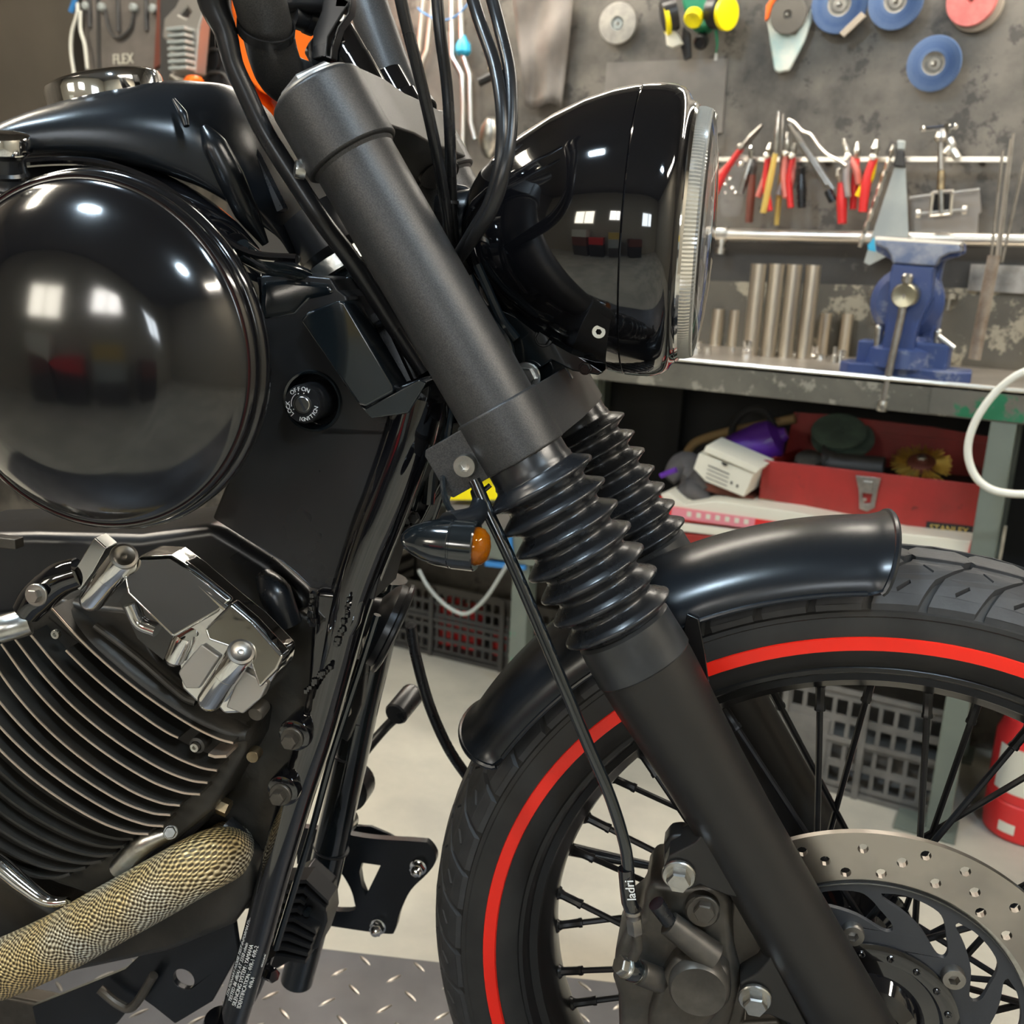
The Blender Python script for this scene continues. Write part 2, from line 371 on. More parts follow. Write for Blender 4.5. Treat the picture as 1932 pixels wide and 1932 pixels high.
# unseen glowing windows, added behind the camera as front fill and reflections
for k, (x, z, wd, h, c, st) in enumerate(((-1.75, 1.65, .75, .55, (1.0, .93, .78), 13), (-.45, 1.75, .55, .40, (1.0, .96, .9), 17), (1.1, 1.65, .8, .6, (.85, .93, 1.0), 12))):
    e = struct(G().poly([V(x - wd / 2 - .05, Y0 + .001, z - h / 2 - .05), V(x + wd / 2 + .05, Y0 + .001, z - h / 2 - .05), V(x + wd / 2 + .05, Y0 + .001, z + h / 2 + .05), V(x - wd / 2 - .05, Y0 + .001, z + h / 2 + .05)], V(0, .04, 0),
        [[V(x - wd / 2, Y0 + .001, z - h / 2), V(x + wd / 2, Y0 + .001, z - h / 2), V(x + wd / 2, Y0 + .001, z + h / 2), V(x - wd / 2, Y0 + .001, z + h / 2)]]).build('fill_window_%d' % (k + 1), 'cream'))
    G().box((x, Y0 + .01, z), (wd, .008, h)).build('pane', mat('glowing fill pane', (.9, .9, .9), .3, emit=c, estr=st), e)
    G().box((x, Y0 + .02, z), (.03, .02, h)).build('mullion', 'cream', e)
# ================================================================== THE MOTORCYCLE
bike = empty('motorcycle', (AXLE.x, AXLE.y, AXLE.z - .3362), 'black cruiser motorcycle with red-striped front tyre, standing on the grey lift plate', 'motorcycle', rz=BA)
def P(g, name, m, parent=None, **kw):
    o = g.build(name, m, parent or bike, **kw)
    if parent is None: o.location = (0, 0, .3362)
    return o
YA = V(0, 1, 0)
def hexbolt(name, c, axis, r, h, wr=0, wh=.002, m='zinc', parent=None, rot=0):
    ax = Vector(axis).normalized(); g = G(); c = Vector(c)
    if wr: g.lathe([(wr, 0), (wr, wh * .7), (wr * .93, wh)], c, ax, 24); c = c + ax * wh
    g.lathe([(r, 0), (r, h * .82), (r * .88, h)], c, ax, 6, up=basis(ax).col[1] * math.cos(rot) + basis(ax).col[0] * math.sin(rot))
    return P(g, name, m, parent, angle=25)
def allen(name, c, axis, r, h, m='zinc', parent=None, hexr=.55, wr=0):
    ax = Vector(axis).normalized(); g = G(); R = basis(ax); c = Vector(c)
    if wr: g.lathe([(wr, 0), (wr, .0012)], c, ax, 24); c = c + ax * .0012
    n = 24; hr = r * hexr
    def hexrad(a): return hr * math.cos(PI / 6) / math.cos((a % (PI / 3)) - PI / 6)
    prof = [(r, 0), (r, h * .8), (r * .93, h), (-1, h), (-1, h * .08), (0, h * .02)]
    g.lathe(prof, c, ax, n, fx=lambda a, rr, hh: hexrad(a) if rr < 0 else rr, cap=False)
    return P(g, name, m, parent, angle=25)
# ---- front tyre
tp = [(.262, -.030), (.2565, -.034), (.259, -.037), (.262, -.0395), (.266, -.043), (.275, -.0475), (.285, -.0492), (.293, -.0490), (.2985, -.0486), (.2995, -.0494), (.3025, -.0492)]
crown = [(.3035, -.0470), (.3115, -.042), (.3180, -.036), (.3240, -.027), (.3288, -.015), (.3312, 0)]
prof = tp + crown; prof = prof + [(r, -y) for r, y in reversed(prof[:-1])]
tyre = P(G().lathe(prof, (0, 0, 0), (0, 1, 0), 160, cap=False), 'tyre', 'tyre', angle=28)
def crown_r(y):
    y = abs(y); c = [(0, .3312), (.015, .3288), (.027, .3240), (.036, .3180), (.042, .3115), (.047, .3035), (.05, .299)]
    for (a, ra), (bb, rb) in zip(c, c[1:]):
        if y <= bb: return ra + (rb - ra) * (y - a) / (bb - a)
    return .299
NP_ = 54; DT = 2 * PI / NP_
def block(poly, holes, sgn, ph):
    """poly in (pitch units, lateral mm)"""
    def dens(p, n=3):
        out = []
        for i in range(len(p)):
            a, c = p[i], p[(i + 1) % len(p)]
            for k in range(n): out.append((a[0] + (c[0] - a[0]) * k / n, a[1] + (c[1] - a[1]) * k / n))
        return out
    loops = [dens(poly)] + [dens(h, 1) for h in holes]
    tri = tessellate_polygon([[V(u * 38.5, v, 0) for u, v in l] for l in loops])
    flat = [q for l in loops for q in l]; n = len(flat)
    def pt(u, v, dh, ins=0):
        a = (u + ph) * DT; y = v / 1000 * sgn; r = crown_r(y) + dh
        return V(-r * math.sin(-a), y, r * math.cos(a))
    vs = [pt(u, v, .0048) for u, v in flat] + [pt(u, v, -.001) for u, v in flat]
    fs = [tuple(t) for t in tri]; o = 0
    for l in loops:
        k = len(l)
        for i in range(k): fs.append((o + i, o + (i + 1) % k, n + o + (i + 1) % k, n + o + i))
        o += k
    return G().add(vs, fs)
def slot(u, v, du, dv, wid):
    L = math.hypot(du * 45, dv); nx, ny = -dv / L, du * 45 / L; h = wid / 2
    return [(u - du / 2 + nx * h / 45, v - dv / 2 + ny * h), (u + du / 2 + nx * h / 45, v + dv / 2 + ny * h), (u + du / 2 - nx * h / 45, v + dv / 2 - ny * h), (u - du / 2 - nx * h / 45, v - dv / 2 - ny * h)]
SH = [(.09, -47.3), (.91, -47.3), (1.20, -35), (1.70, -22.5), (1.66, -20), (.86, -19.5), (.82, -22), (.37, -33.5)]
CE = [(.92, -16.5), (1.72, -17), (1.86, -14), (1.86, -8.5), (1.62, -1.5), (.98, -1.2), (.84, -6), (.80, -12)]
for sgn, ph in ((1, 0.), (-1, .5)):
    for nm, poly, holes in (('tread_block', SH, [slot(.66, -39.5, .24, 4.5, 2.0), slot(1.10, -27, .16, -5, 1.8)]), ('tread_block', CE, [])):
        proto = None
        for k in range(NP_):
            if proto is None:
                proto = P(block(poly, holes, sgn, ph), nm, 'tread', tyre, smooth=False)
            else:
                c = proto.copy(); COL.objects.link(c); c.rotation_euler = (0, k * DT, 0)
stp = []
for s in (1, -1):
    P(G().lathe([(.2748, -.0478 * s), (.2755, -.0500 * s), (.280, -.0503 * s), (.2845, -.0503 * s), (.2852, -.0488 * s)], (0, 0, 0), (0, 1, 0), 160, cap=False), 'pinstripe', 'red_tape', tyre)
# ---- rim
rp = [(.2625, -.031), (.2610, -.0365), (.2585, -.0385), (.2555, -.038), (.2535, -.035), (.2515, -.030), (.2455, -.028), (.2435, -.024), (.2375, -.018), (.2350, -.010), (.2345, 0)]
rp2 = rp + [(r, -y) for r, y in reversed(rp[:-1])] + [(.250, .02), (.250, -.02)]
rim = P(G().lathe(rp2 + [rp2[0]], (0, 0, 0), (0, 1, 0), 144, cap=False), 'rim', 'rim', angle=40)
# ---- hub
hub = P(G().lathe([(0, -.075), (.020, -.075), (.022, -.066), (.040, -.062), (.046, -.052), (.050, -.040), (.050, -.034), (.030, -.028), (.027, 0), (.030, .028), (.050, .034), (.050, .040), (.034, .046), (.03, .062), (0, .062)], (0, 0, 0), (0, 1, 0), 48), 'hub', 'gloss', angle=40)
# ---- spokes, 40, laced crossed
NS = 40
for k in range(NS):
    a = math.radians(4.0 + k * 9.0); side = -1 if k % 2 else 1; lead = 1 if (k // 2) % 2 else -1
    da = lead * math.radians(38 if side < 0 else 40)
    p0 = V(.2365 * math.cos(a), side * .004, .2365 * math.sin(a))
    p1 = V(.047 * math.cos(a + da), side * .037, .047 * math.sin(a + da))
    u = (p1 - p0).normalized()
    sp = P(G().tube([p0 + u * .012, p1], .0024, 8, smooth=0), 'spoke', 'spoke')
    P(G().lathe([(.0042, -.006), (.0042, .004), (.0034, .006), (.0034, .019), (.0039, .020), (.0039, .0225), (.0026, .023)], p0, u, 8), 'nipple', 'spoke', sp)
    if abs(side) == 1:
        P(G().lathe([(.0075, -.004), (.0065, .001), (.0045, .004)], p0 + V(0, 0, 0), V(-p0.x, 0, -p0.z), 12), 'nipple_boss', 'rim', sp)
# ---- brake disc
dc = V(0, -.0645, 0)
AX1, AX3 = V(1, 0, 0), V(0, 0, 1)
def ringpts(c, r, n): return circ(c, r, AX1, AX3, n)
holes = []
pat = [.139, .129, .119, .137, .119, .130, .1395, .122]
for k in range(64):
    a = math.radians(114.6 - k * 5.625); r = pat[k % 8]
    holes.append(circ(dc + V(r * math.cos(a), 0, r * math.sin(a)), .0037, AX1, AX3, 10))
disc = P(G().poly(ringpts(dc, .149, 160), V(0, .005, 0), [ringpts(dc, .1135, 160)] + holes), 'brake_disc', 'disc', angle=30)
P(G().lathe([(.1135, 0), (.1135, .0045), (.1095, .0045), (.1095, 0)], dc + V(0, .0004, 0), YA, 120, cap=False), 'inner_ring', 'zinc', disc)
# carrier with curved slots
def slotpoly(a0):
    pts = []
    # teardrop slot, wide at the rim, narrow near the hub (radius m, angle deg)
    key = [(.1025, 0), (.1043, 6.8), (.1040, 14.4), (.1020, 22), (.0970, 26.3), (.0892, 30.7), (.0818, 36), (.0765, 37.8), (.0740, 36.5), (.0743, 32.6), (.0837, 20.5), (.0916, 10.0), (.0985, 1.2)]
    for r, d in key:
        a = math.radians(a0 - d); pts.append(dc + V(r * math.cos(a), .002, r * math.sin(a)))
    return smoothpath(pts + [pts[0]], 3)[:-1]
sl = [slotpoly(a0) for a0 in [121.1 - 30 * i for i in range(12)]]
car = P(G().poly([p + V(0, .002, 0) for p in ringpts(dc, .1098, 120)], V(0, .004, 0), [[p + V(0, .002 - .002, 0) for p in s_] for s_ in sl] + [[p + V(0, .002, 0) for p in ringpts(dc, .060, 60)]]), 'disc_carrier', 'carrier', bevel=.0006, seg=1)
for i in range(6):
    a = math.radians(104 - 61 * i)
    allen('disc_bolt', dc + V(.0715 * math.cos(a), .0022, .0715 * math.sin(a)), (0, -1, 0), .0080, .0065, 'steel', car, .5)
hc = P(G().lathe([(.0635, 0), (.0635, .0045), (.060, .006), (.052, .006), (.050, .003), (.040, .004), (.034, .014), (.024, .020), (0, .021)], V(0, -.0605, 0), (0, -1, 0), 64), 'hub_cover', 'gloss', angle=25)
for i in range(18):
    a = 2 * PI * i / 18
    P(G().lathe([(.0026, 0), (.0026, .0008), (.0018, .0012), (0, .0006)], V(.0562 * math.cos(a), -.0665, .0562 * math.sin(a)), (0, -1, 0), 10), 'cover_screw', 'gloss', hc)
P(G().tube([V(0, -.128, 0), V(0, .128, 0)], .0095, 20, smooth=0), 'axle', 'steel')
# ---- fork
FA = b(668, 299, -.098); FE = b(1600, 1925, -.098); FU = (FE - FA).normalized()
FB = basis(FU, YA)
def fs_(px, py): return (b(px, py, -.098) - FA).dot(FU)
LEN = (FE - FA).length
for side in (-1, 1):
    O = V(FA.x, .098 * side, FA.z); far = side > 0
    L = lambda prof, n=48: G().lathe(prof, O, FU, n)
    P(L([(.0195, -.02), (.0275, .000), (.0262, .002), (.0262, .235), (.0195, .235)]), 'fork_cover', 'matte', angle=30)
    # gaiter
    s0, s1 = .2235, .3405
    N_ = 7; gp = [(.020, s0 - .018), (.0262, s0 - .018), (.0265, s0 - .003), (.0275, s0 - .0005)]
    for i in range(N_):
        t = i / (N_ - 1); big = .0372 + .0010 * t; small = .0272 + .0018 * t; st = (s1 - s0) / N_; z = s0 + i * st
        gp += [(small, z + st * .06), (small + .0006, z + st * .14), (small + (big - small) * .55, z + st * .33), (big - .0012, z + st * .47), (big - .0002, z + st * .53), (big, z + st * .59), (big - .0006, z + st * .66), (big - .0022, z + st * .69), (small + (big - small) * .45, z + st * .80), (small + .0006, z + st * .93)]
    gp += [(.0285, s1), (.0300, s1 + .001)]
    P(L(gp, 64), 'fork_gaiter', 'rubber', angle=60)
    P(L([(.0300, s1 - .001), (.0322, s1 + .001), (.0334, s1 + .0275), (.0326, s1 + .0285), (.028, s1 + .0285)]), 'gaiter_collar', 'collar')
    lg = G().lathe([(.028, s1 + .027), (.0322, s1 + .028), (.0322, s1 + .034), (.0316, s1 + .050), (.0298, s1 + .080), (.0282, s1 + .11), (.0272, s1 + .15), (.0272, s1 + .22), (.0278, LEN + .03), (.026, LEN + .05), (.021, LEN + .062), (0, LEN + .062)], O, FU, 56)
    if side < 0:
        pass
    P(lg, 'fork_leg', 'leg', angle=30)
    P(G().lathe([(.021, 0), (.021, .030), (.016, .034), (0, .034)], V(0, .128 * side, 0), (0, 1 * side, 0), 32), 'axle_boss', 'leg')
# top triple clamp: ring round each cover, arms to the centre, as one casting
def tang(p, s): return FA + FU * s
tc = G()
for side in (-1, 1):
    O = V(FA.x, .098 * side, FA.z)
    tc.lathe([(.020, -.046), (.0285, -.046), (.0305, -.0445), (.0305, -.002), (.0295, -.0005), (.020, -.0005)], O, FU, 48)
n1 = FU.cross(YA); n1.normalize()      # points forward/up in the bike's plane
if n1.x < 0: n1 = -n1
def arm(s0, s1, w0, w1, yc0, off):
    pts = []
    for (yy, wf, wb) in w0: pts.append((yy, wf))
    for (yy, wf, wb) in reversed(w0): pts.append((yy, -wb))
    base = FA + FU * s0
    return [V(base.x, yy, base.z) + n1 * ww for yy, ww in pts]
outl = arm(-.044, 0, [(-.108, .0285, .022), (-.098, .0303, .026), (-.050, .0315, .040), (0, .0290, .050), (.050, .0300, .040), (.098, .0290, .026), (.108, .0275, .022)], 0, 0, 0)
tc.poly(outl, FU * .040)
P(tc, 'top_clamp', 'matte', bevel=.0015)
capg = G().lathe([(.0245, -.0475), (.0245, -.049), (.0225, -.0495)], V(FA.x, -.098, FA.z), FU, 32)
for side in (-1, 1):
    O = V(FA.x, .098 * side, FA.z)
    P(G().lathe([(.0260, -.044), (.0260, -.0480), (.0250, -.0490)], O, FU, 40).lathe([(.0205, -.0480), (.0205, -.0525), (.0190, -.0540)], O, FU, 6, up=n1), 'fork_cap', 'alu', angle=20)
allen('pinch_bolt', b(575, 322, -.108), (-.8, -.5, .1), .0055, .006, 'zinc')
# lower clamp with a pinch bolt lug and a faceted front
lc = G()
sB = .1755; sT = .2125
for side in (-1, 1):
    O = V(FA.x, .098 * side, FA.z)
    lc.lathe([(.0205, sB), (.0276, sB), (.0288, sB + .0012), (.0288, sT - .001), (.0280, sT), (.0205, sT)], O, FU, 48)
lout = []
base = FA + FU * (sB + .001)
for yy, ww in [(-.124, .008), (-.114, .022), (-.098, .0286), (-.040, .0345), (.040, .0345), (.098, .0286), (.114, .022), (.124, .008), (.120, -.010), (.085, -.034), (.040, -.044), (-.040, -.044), (-.085, -.034), (-.120, -.010)]:
    lout.append(V(base.x, yy, base.z) + n1 * ww)
lc.poly(lout, FU * .0355)
# lug behind the near tube
for side in (-1, 1):
    lug = [V(base.x, .098 * side, base.z) + n1 * w_ + FU * s_ for w_, s_ in ((-.0, .001), (-.050, .001), (-.0525, .004), (-.0525, .033), (-.050, .036), (0, .036))]
    lc.poly([p - V(0, .017, 0) for p in lug], V(0, .034, 0))
lcl = P(lc, 'lower_clamp', 'matte', bevel=.0012)
pb = b(880, 877, -.1155)
allen('pinch_bolt', pb, (0, -1, 0), .0074, .006, 'zinc', lcl, .5)
# steering stem and head
SO = V(FA.x, 0, FA.z)
P(G().lathe([(.018, -.05), (.018, .0), (.024, .0), (.028, .004), (.028, .016), (.025, .018), (.025, .155), (.029, .158), (.029, .172), (.02, .176)], SO - n1 * .03, FU, 40), 'steering_head', 'gloss')
P(G().lathe([(.027, 0), (.031, .001), (.031, .011), (.027, .012)], b(640, 489, -.02) , FU, 40, cap=False), 'bearing_ring', 'zinc')
# fender, one curved sheet with a rolled rim
def fender():
    th0, th1 = math.radians(93.0), math.radians(153); n = 56; rings = []
    for i in range(n + 1):
        t = i / n; a = th0 + (th1 - th0) * t; ring = []
        e = min(t, 1 - t) * n; flare = .0035 * max(0, 1 - e / 2.2) ** 1.5
        ends = max(0, 1 - e / 6)
        m_ = 26; outer = []; inner = []
        for j in range(m_ + 1):
            u = -1 + 2 * j / m_; ph = u * math.radians(103)
            y = .0615 * math.sin(ph) if abs(ph) < PI / 2 else math.copysign(.0615, ph)
            h = .0335 * math.cos(ph) if abs(ph) < PI / 2 else -(abs(ph) - PI / 2) * .012
            r = .3210 + h
            da = ends * .040 * (abs(u) ** 2.2) * (1 if t > .5 else 1) * (-1 if t > .5 else 1)
            lip = .0022 if j in (0, m_) else 0
            outer.append((r + flare, y + math.copysign(lip + flare * .6, y) if abs(y) > .01 else y, a + da))
            k = .93
            inner.append((.3205 + h * k - .0012 + flare * .2, y * .972, a + da))
        ring = [V(r * math.cos(aa), y, r * math.sin(aa)) for r, y, aa in outer] + [V(r * math.cos(aa), y, r * math.sin(aa)) for r, y, aa in reversed(inner)]
        rings.append(ring)
    g = G().loft(rings)
    return g
fen = P(fender(), 'front_fender', 'satin', angle=50)
edge = []
for s in (-1, 1):
    pts = []
    for i in range(30):
        t = .04 + .92 * i / 29; a = math.radians(93.0) + math.radians(60.0) * t
        ends = max(0, 1 - min(t, 1 - t) * 56 / 6); a += ends * .040 * (-1 if t > .5 else 1)
        r = .3190; pts.append(V(r * math.cos(a), .0622 * s, r * math.sin(a)))
    P(G().tube(pts, .0018, 8, smooth=0), 'rolled_edge', 'satin', fen)
# end rolls of the fender
for te in (0, 1):
    a0 = math.radians(93.0 if te == 0 else 153); pts = []
    for j in range(27):
        u = -1 + 2 * j / 26; ph = u * math.radians(100)
        y = .0625 * math.sin(ph) if abs(ph) < PI / 2 else math.copysign(.0625, ph)
        h = .0350 * math.cos(ph) if abs(ph) < PI / 2 else -(abs(ph) - PI / 2) * .012
        a = a0 + .040 * (abs(u) ** 2.2) * (1 if te == 0 else -1); r = .3215 + h
        pts.append(V(r * math.cos(a), y, r * math.sin(a)))
    P(G().tube(pts, .0026, 8, smooth=0), 'rolled_end', 'satin', fen)
# fender stay
P(G().poly([b(1296, 1158, -.066), b(1318, 1168, -.066), b(1330, 1230, -.066), b(1338, 1290, -.066), b(1385, 1420, -.066), b(1372, 1425, -.066), b(1310, 1300, -.066), b(1288, 1200, -.066)], V(0, .003, 0)), 'fender_stay', 'gloss', bevel=.0006, seg=1)
# ---- headlight
HC = V(-.2105, 0, .537); XA = V(1, 0, 0)
hp = [(0, -.121), (.014, -.1205), (.026, -.117), (.040, -.108), (.052, -.096), (.0645, -.079), (.077, -.058), (.087, -.036), (.0925, -.018), (.0950, -.004), (.0952, -.0008)]
head = P(G().lathe(hp, HC, XA, 96), 'headlight_shell', 'gloss', angle=60)
P(G().lathe([(.0945, -.001), (.0957, .0005), (.0961, .009), (.0959, .0160), (.0950, .0215), (.0932, .0262), (.0905, .0294), (.0880, .0308), (.0860, .0322), (.0848, .0338), (.0835, .0338), (.082, .028)], HC, XA, 96, cap=False), 'headlight_rim', 'gloss', head, angle=35)
P(G().lathe([(.0842, .0300), (.0850, .0345), (.0835, .0362), (.0820, .0352)], HC, XA, 96, cap=False), 'chrome_bezel', 'chrome', head)
lens = P(G().lathe([(.0822, .0315), (.0820, .0400), (.0806, .0448), (.0795, .0458)], HC, XA, 400, cap=False, fx=lambda a, r, h: r * (1 + .004 * (1 if int(a / (2 * PI) * 400 + .5) % 2 else -1))), 'ribbed_lens_band', 'ribglass', head, angle=20)
P(G().lathe([(.0798, .0452), (.070, .0482), (.055, .0505), (.035, .0522), (.015, .0530), (0, .0532), (0, .0510), (.015, .0508), (.035, .0500), (.055, .0484), (.069, .0460), (.0785, .0430)], HC, XA, 64), 'lens', 'glass', head)
P(G().lathe([(.080, .031), (.070, .018), (.055, .002), (.030, -.018), (.012, -.026), (0, -.027)], HC, XA, 48, cap=False), 'reflector', 'chrome', head)
P(G().lathe([(0, 0), (.008, 0), (.010, .012), (.008, .030), (0, .034)], HC + V(-.02, 0, 0), XA, 16), 'bulb', 'cream', head)
c = b(1131, 623, -.068)
allen('housing_screw', c, (.0, -1, -.25), .0046, .0035, 'chrome', head, .45)
# mount bracket below the bowl
bo = [b(*q, -.03) for q in ((918, 575), (960, 590), (1010, 615), (1060, 650), (1140, 702), (1128, 708), (1080, 700), (1040, 680), (1010, 700), (985, 712), (960, 700), (945, 640))]
P(G().poly([p + V(0, 0, 0) for p in bo], V(0, .06, 0)), 'headlight_bracket', 'glossb', bevel=.0012)
hexbolt('bracket_nut', b(992, 712, -.036), (0, -1, 0), .0075, .006, .0105, .002)
hexbolt('bracket_bolt', b(1026, 637, -.032), (0, -1, 0), .0050, .004, .0065, .0015, 'glossb')
hexbolt('bracket_bolt', b(1104, 695, -.032), (0, -1, 0), .0035, .003, .0045, .001, 'glossb')
P(G().poly([b(*q, -.012) for q in ((975, 600), (1015, 640), (1060, 680), (1080, 715), (1010, 770), (960, 700))], V(0, .006, 0)), 'clamp_gusset', 'glossb', bevel=.0006)
P(G().poly([b(*q, .02) for q in ((820, 340), (880, 350), (900, 380), (905, 560), (960, 640), (1000, 740), (900, 700), (830, 500))], V(0, .012, 0)), 'wiring_cover', 'plastic', bevel=.003)
# headlight ear (small matte boss seen left of the bowl)
P(G().tube([b(835, 420, 0), b(905, 410, 0)], .020, 24, smooth=0), 'headlight_boss', 'satin')
# cables behind the head
for q in ([(885, 520), (900, 560), (925, 600), (960, 650), (965, 720)], [(900, 500), (920, 545), (945, 600), (975, 640)], [(880, 560), (905, 600), (940, 660), (950, 700)]):
    P(G().tube([b(*p, -.045) for p in q], .0032, 8), 'wiring_loom', 'glossb')
# ---- turn signal
T0 = b(766, 1020, -.165); T1 = b(924, 1027, -.165); TX = V(1, 0, 0)
tl = (T1 - T0).length; k_ = tl / .053
TC = b(855, 1026, -.155)
def S(prof): return [(r * k_ if 0 else r, h) for r, h in prof]
sig = P(G().lathe([(0, -.0330), (.0030, -.0322), (.0062, -.0295), (.0092, -.0250), (.0122, -.0180), (.0142, -.0100), (.0150, -.0010), (.0146, -.0006), (.0146, .0004), (.0152, .0008), (.0152, .0140), (.0146, .0148), (.0132, .0148)], TC, TX, 48), 'turn_signal', 'glossb', angle=35)
P(G().lathe([(.0118, .0120), (.0118, .0150), (.0108, .0185), (.0075, .0215), (.003, .0228), (0, .0230)], TC, TX, 32), 'amber_lens', 'amber', sig)
P(G().tube([TC + V(-.004, .004, .010), b(895, 975, -.13), b(905, 945, -.115), b(900, 925, -.110)], [.0085, .0070, .0050, .0045], 16), 'signal_stem', 'satin', sig)
P(G().tube([b(890, 975, -.112), b(905, 935, -.112), b(925, 915, -.110)], .0016, 8), 'signal_wire', 'glossb', sig)
# thin cable down from the clamp, left of it
P(G().tube([b(855, 760, -.09), b(842, 850, -.10), b(836, 920, -.12), b(850, 962, -.135), b(870, 975, -.14)], .0022, 8), 'signal_cable', 'glossb')
# ---- brake hose down to the caliper
hp_ = [(895, 905), (925, 975), (965, 1060), (1010, 1165), (1058, 1280), (1105, 1395), (1150, 1500), (1178, 1590), (1186, 1645)]
hose = P(G().tube([b(x, y, -.115 - .012 * min(1, i / 4)) for i, (x, y) in enumerate(hp_)], .0040, 16), 'brake_hose', 'glossb')
hose2 = P(G().tube([b(1181, 1638, -.127), b(1187, 1700, -.127), b(1194, 1717, -.127)], [.0054, .0054, .0050], 16, smooth=2), 'hose_sleeve', 'gloss', hose)
ft = frame_mtx(b(1190, 1680, -.1335), b(1186, 1655, -.1335) - b(1194, 1705, -.1335), V(1, 0, .1).cross(V(0, 0, 0)) if False else V(-1, 0, .0))
textmesh('ladri', .0085, ft, 'hose_print', 'white', hose).location = (0, 0, 0)
P(G().lathe([(.0058, 0), (.0062, .002), (.0055, .003), (.0052, .006)], b(1194, 1716, -.127), b(1198, 1750, -.127) - b(1194, 1716, -.127), 16).lathe([(.0056, .006), (.0056, .016), (.0045, .018)], b(1194, 1716, -.127), b(1198, 1750, -.127) - b(1194, 1716, -.127), 6), 'hose_fitting', 'chrome', hose).data.materials[0] = M['steel']
P(G().tube([b(1200, 1755, -.127), b(1203, 1785, -.126), b(1195, 1805, -.124), b(1190, 1815, -.122)], .0036, 12), 'banjo_pipe', 'cast', hose)
# ---- brake caliper
cal = G()
co = [(1228, 1665), (1290, 1672), (1345, 1668), (1380, 1700), (1385, 1790), (1400, 1850), (1380, 1932), (1350, 2010), (1230, 2030), (1168, 1990), (1165, 1880), (1155, 1850), (1160, 1800), (1182, 1752), (1210, 1730), (1215, 1690)]
cal.poly([b(x, y, -.105) for x, y in co], V(0, .055, 0))
calo = P(cal, 'brake_caliper', 'cast', bevel=.006, seg=3)
pcx = b(1318, 1868, -.124)
P(G().lathe([(.0205, .0), (.0200, .018), (.0182, .0205), (.0145, .0198), (0, .0190)], pcx + V(0, .018, 0), (0, -1, 0), 48), 'piston_housing', 'cast', calo, angle=45)
P(G().poly([b(x, y, -.118) for x, y in ((1245, 1850), (1275, 1805), (1375, 1830), (1380, 1890), (1330, 1945), (1300, 2010), (1220, 2010), (1222, 1920))], V(0, .02, 0)), 'caliper_bridge', 'cast', calo, bevel=.005, seg=3)
P(G().tube([b(1262, 1742, -.116), b(1345, 1805, -.114)], [.0085, .0105], 20, smooth=0), 'bleed_boss', 'cast', calo)
P(G().tube([b(1232, 1718, -.120), b(1243, 1712, -.121), b(1262, 1738, -.118)][1:], .0052, 16, smooth=0).tube([b(1238, 1704, -.122), b(1246, 1715, -.121)], .0056, 16, smooth=0), 'bleed_cap', 'rubber', calo)
hexbolt('bleed_screw', b(1262, 1735, -.118), b(1270, 1742, -.117) - b(1262, 1735, -.118), .0045, .004, m='zinc', parent=calo)
hexbolt('caliper_pin', b(1330, 1712, -.112), (-.05, -1, -.05), .0072, .006, .0095, .002, 'cast', calo)
P(G().lathe([(.0115, 0), (.0115, .022), (.010, .024)], b(1326, 1700, -.100) + V(0, .01, 0), (0, -1, 0), 24), 'pin_boss', 'cast', calo)
# banjo bolt pointing down left
bx = b(1190, 1827, -.125); bd = (b(1150, 1808, -.135) - b(1240, 1845, -.112)).normalized()
P(G().lathe([(.0085, 0), (.0085, .020), (.0080, .021)], b(1245, 1850, -.112), bd, 24), 'banjo_boss', 'cast', calo)
P(G().lathe([(.0078, 0), (.0078, .0012)], b(1203, 1834, -.121), bd, 24).lathe([(.0078, .0112), (.0078, .0122)], b(1203, 1834, -.121), bd, 24), 'copper_washer', 'zinc', calo)
P(G().lathe([(.0072, .0012), (.0078, .004), (.0078, .008), (.0072, .0112)], b(1203, 1834, -.121), bd, 24), 'banjo_fitting', 'glossb', calo)
hexbolt('banjo_bolt', b(1203, 1834, -.121) + bd * .0122, bd, .0062, .0060, .0070, .0012, 'zinc', calo)
# fork lugs with the caliper mounting bolts
def lugs(cx, cy, pts):
    P(G().poly([b(x, y, -.118) for x, y in pts], V(0, .03, 0)), 'caliper_lug', 'leg', bevel=.0015)
    hexbolt('mounting_bolt', b(cx, cy, -.1185), (.02, -1, -.1), .0080, .0075, .0112, .0028, 'zinc')
lugs(1281, 1649, ((1252, 1640), (1262, 1615), (1310, 1590), (1340, 1560), (1420, 1700), (1370, 1690), (1320, 1670), (1300, 1680), (1265, 1675)))
lugs(1424, 1881, ((1396, 1880), (1396, 1855), (1430, 1835), (1455, 1805), (1530, 1950), (1450, 1915), (1430, 1915), (1405, 1905)))
P(G().poly([b(x, y, -.100) for x, y in ((1252, 1620), (1252, 1595), (1265, 1577), (1290, 1575), (1305, 1590), (1300, 1640), (1255, 1650))], V(0, .02, 0)), 'lug_back', 'leg', bevel=.003)
P(G().poly([b(x, y, -.098) for x, y in ((1380, 1700), (1410, 1690), (1440, 1800), (1400, 1930), (1470, 1925), (1500, 1990), (1400, 2050), (1340, 2000), (1370, 1800))], V(0, .02, 0)), 'caliper_carrier', 'cast', bevel=.003)
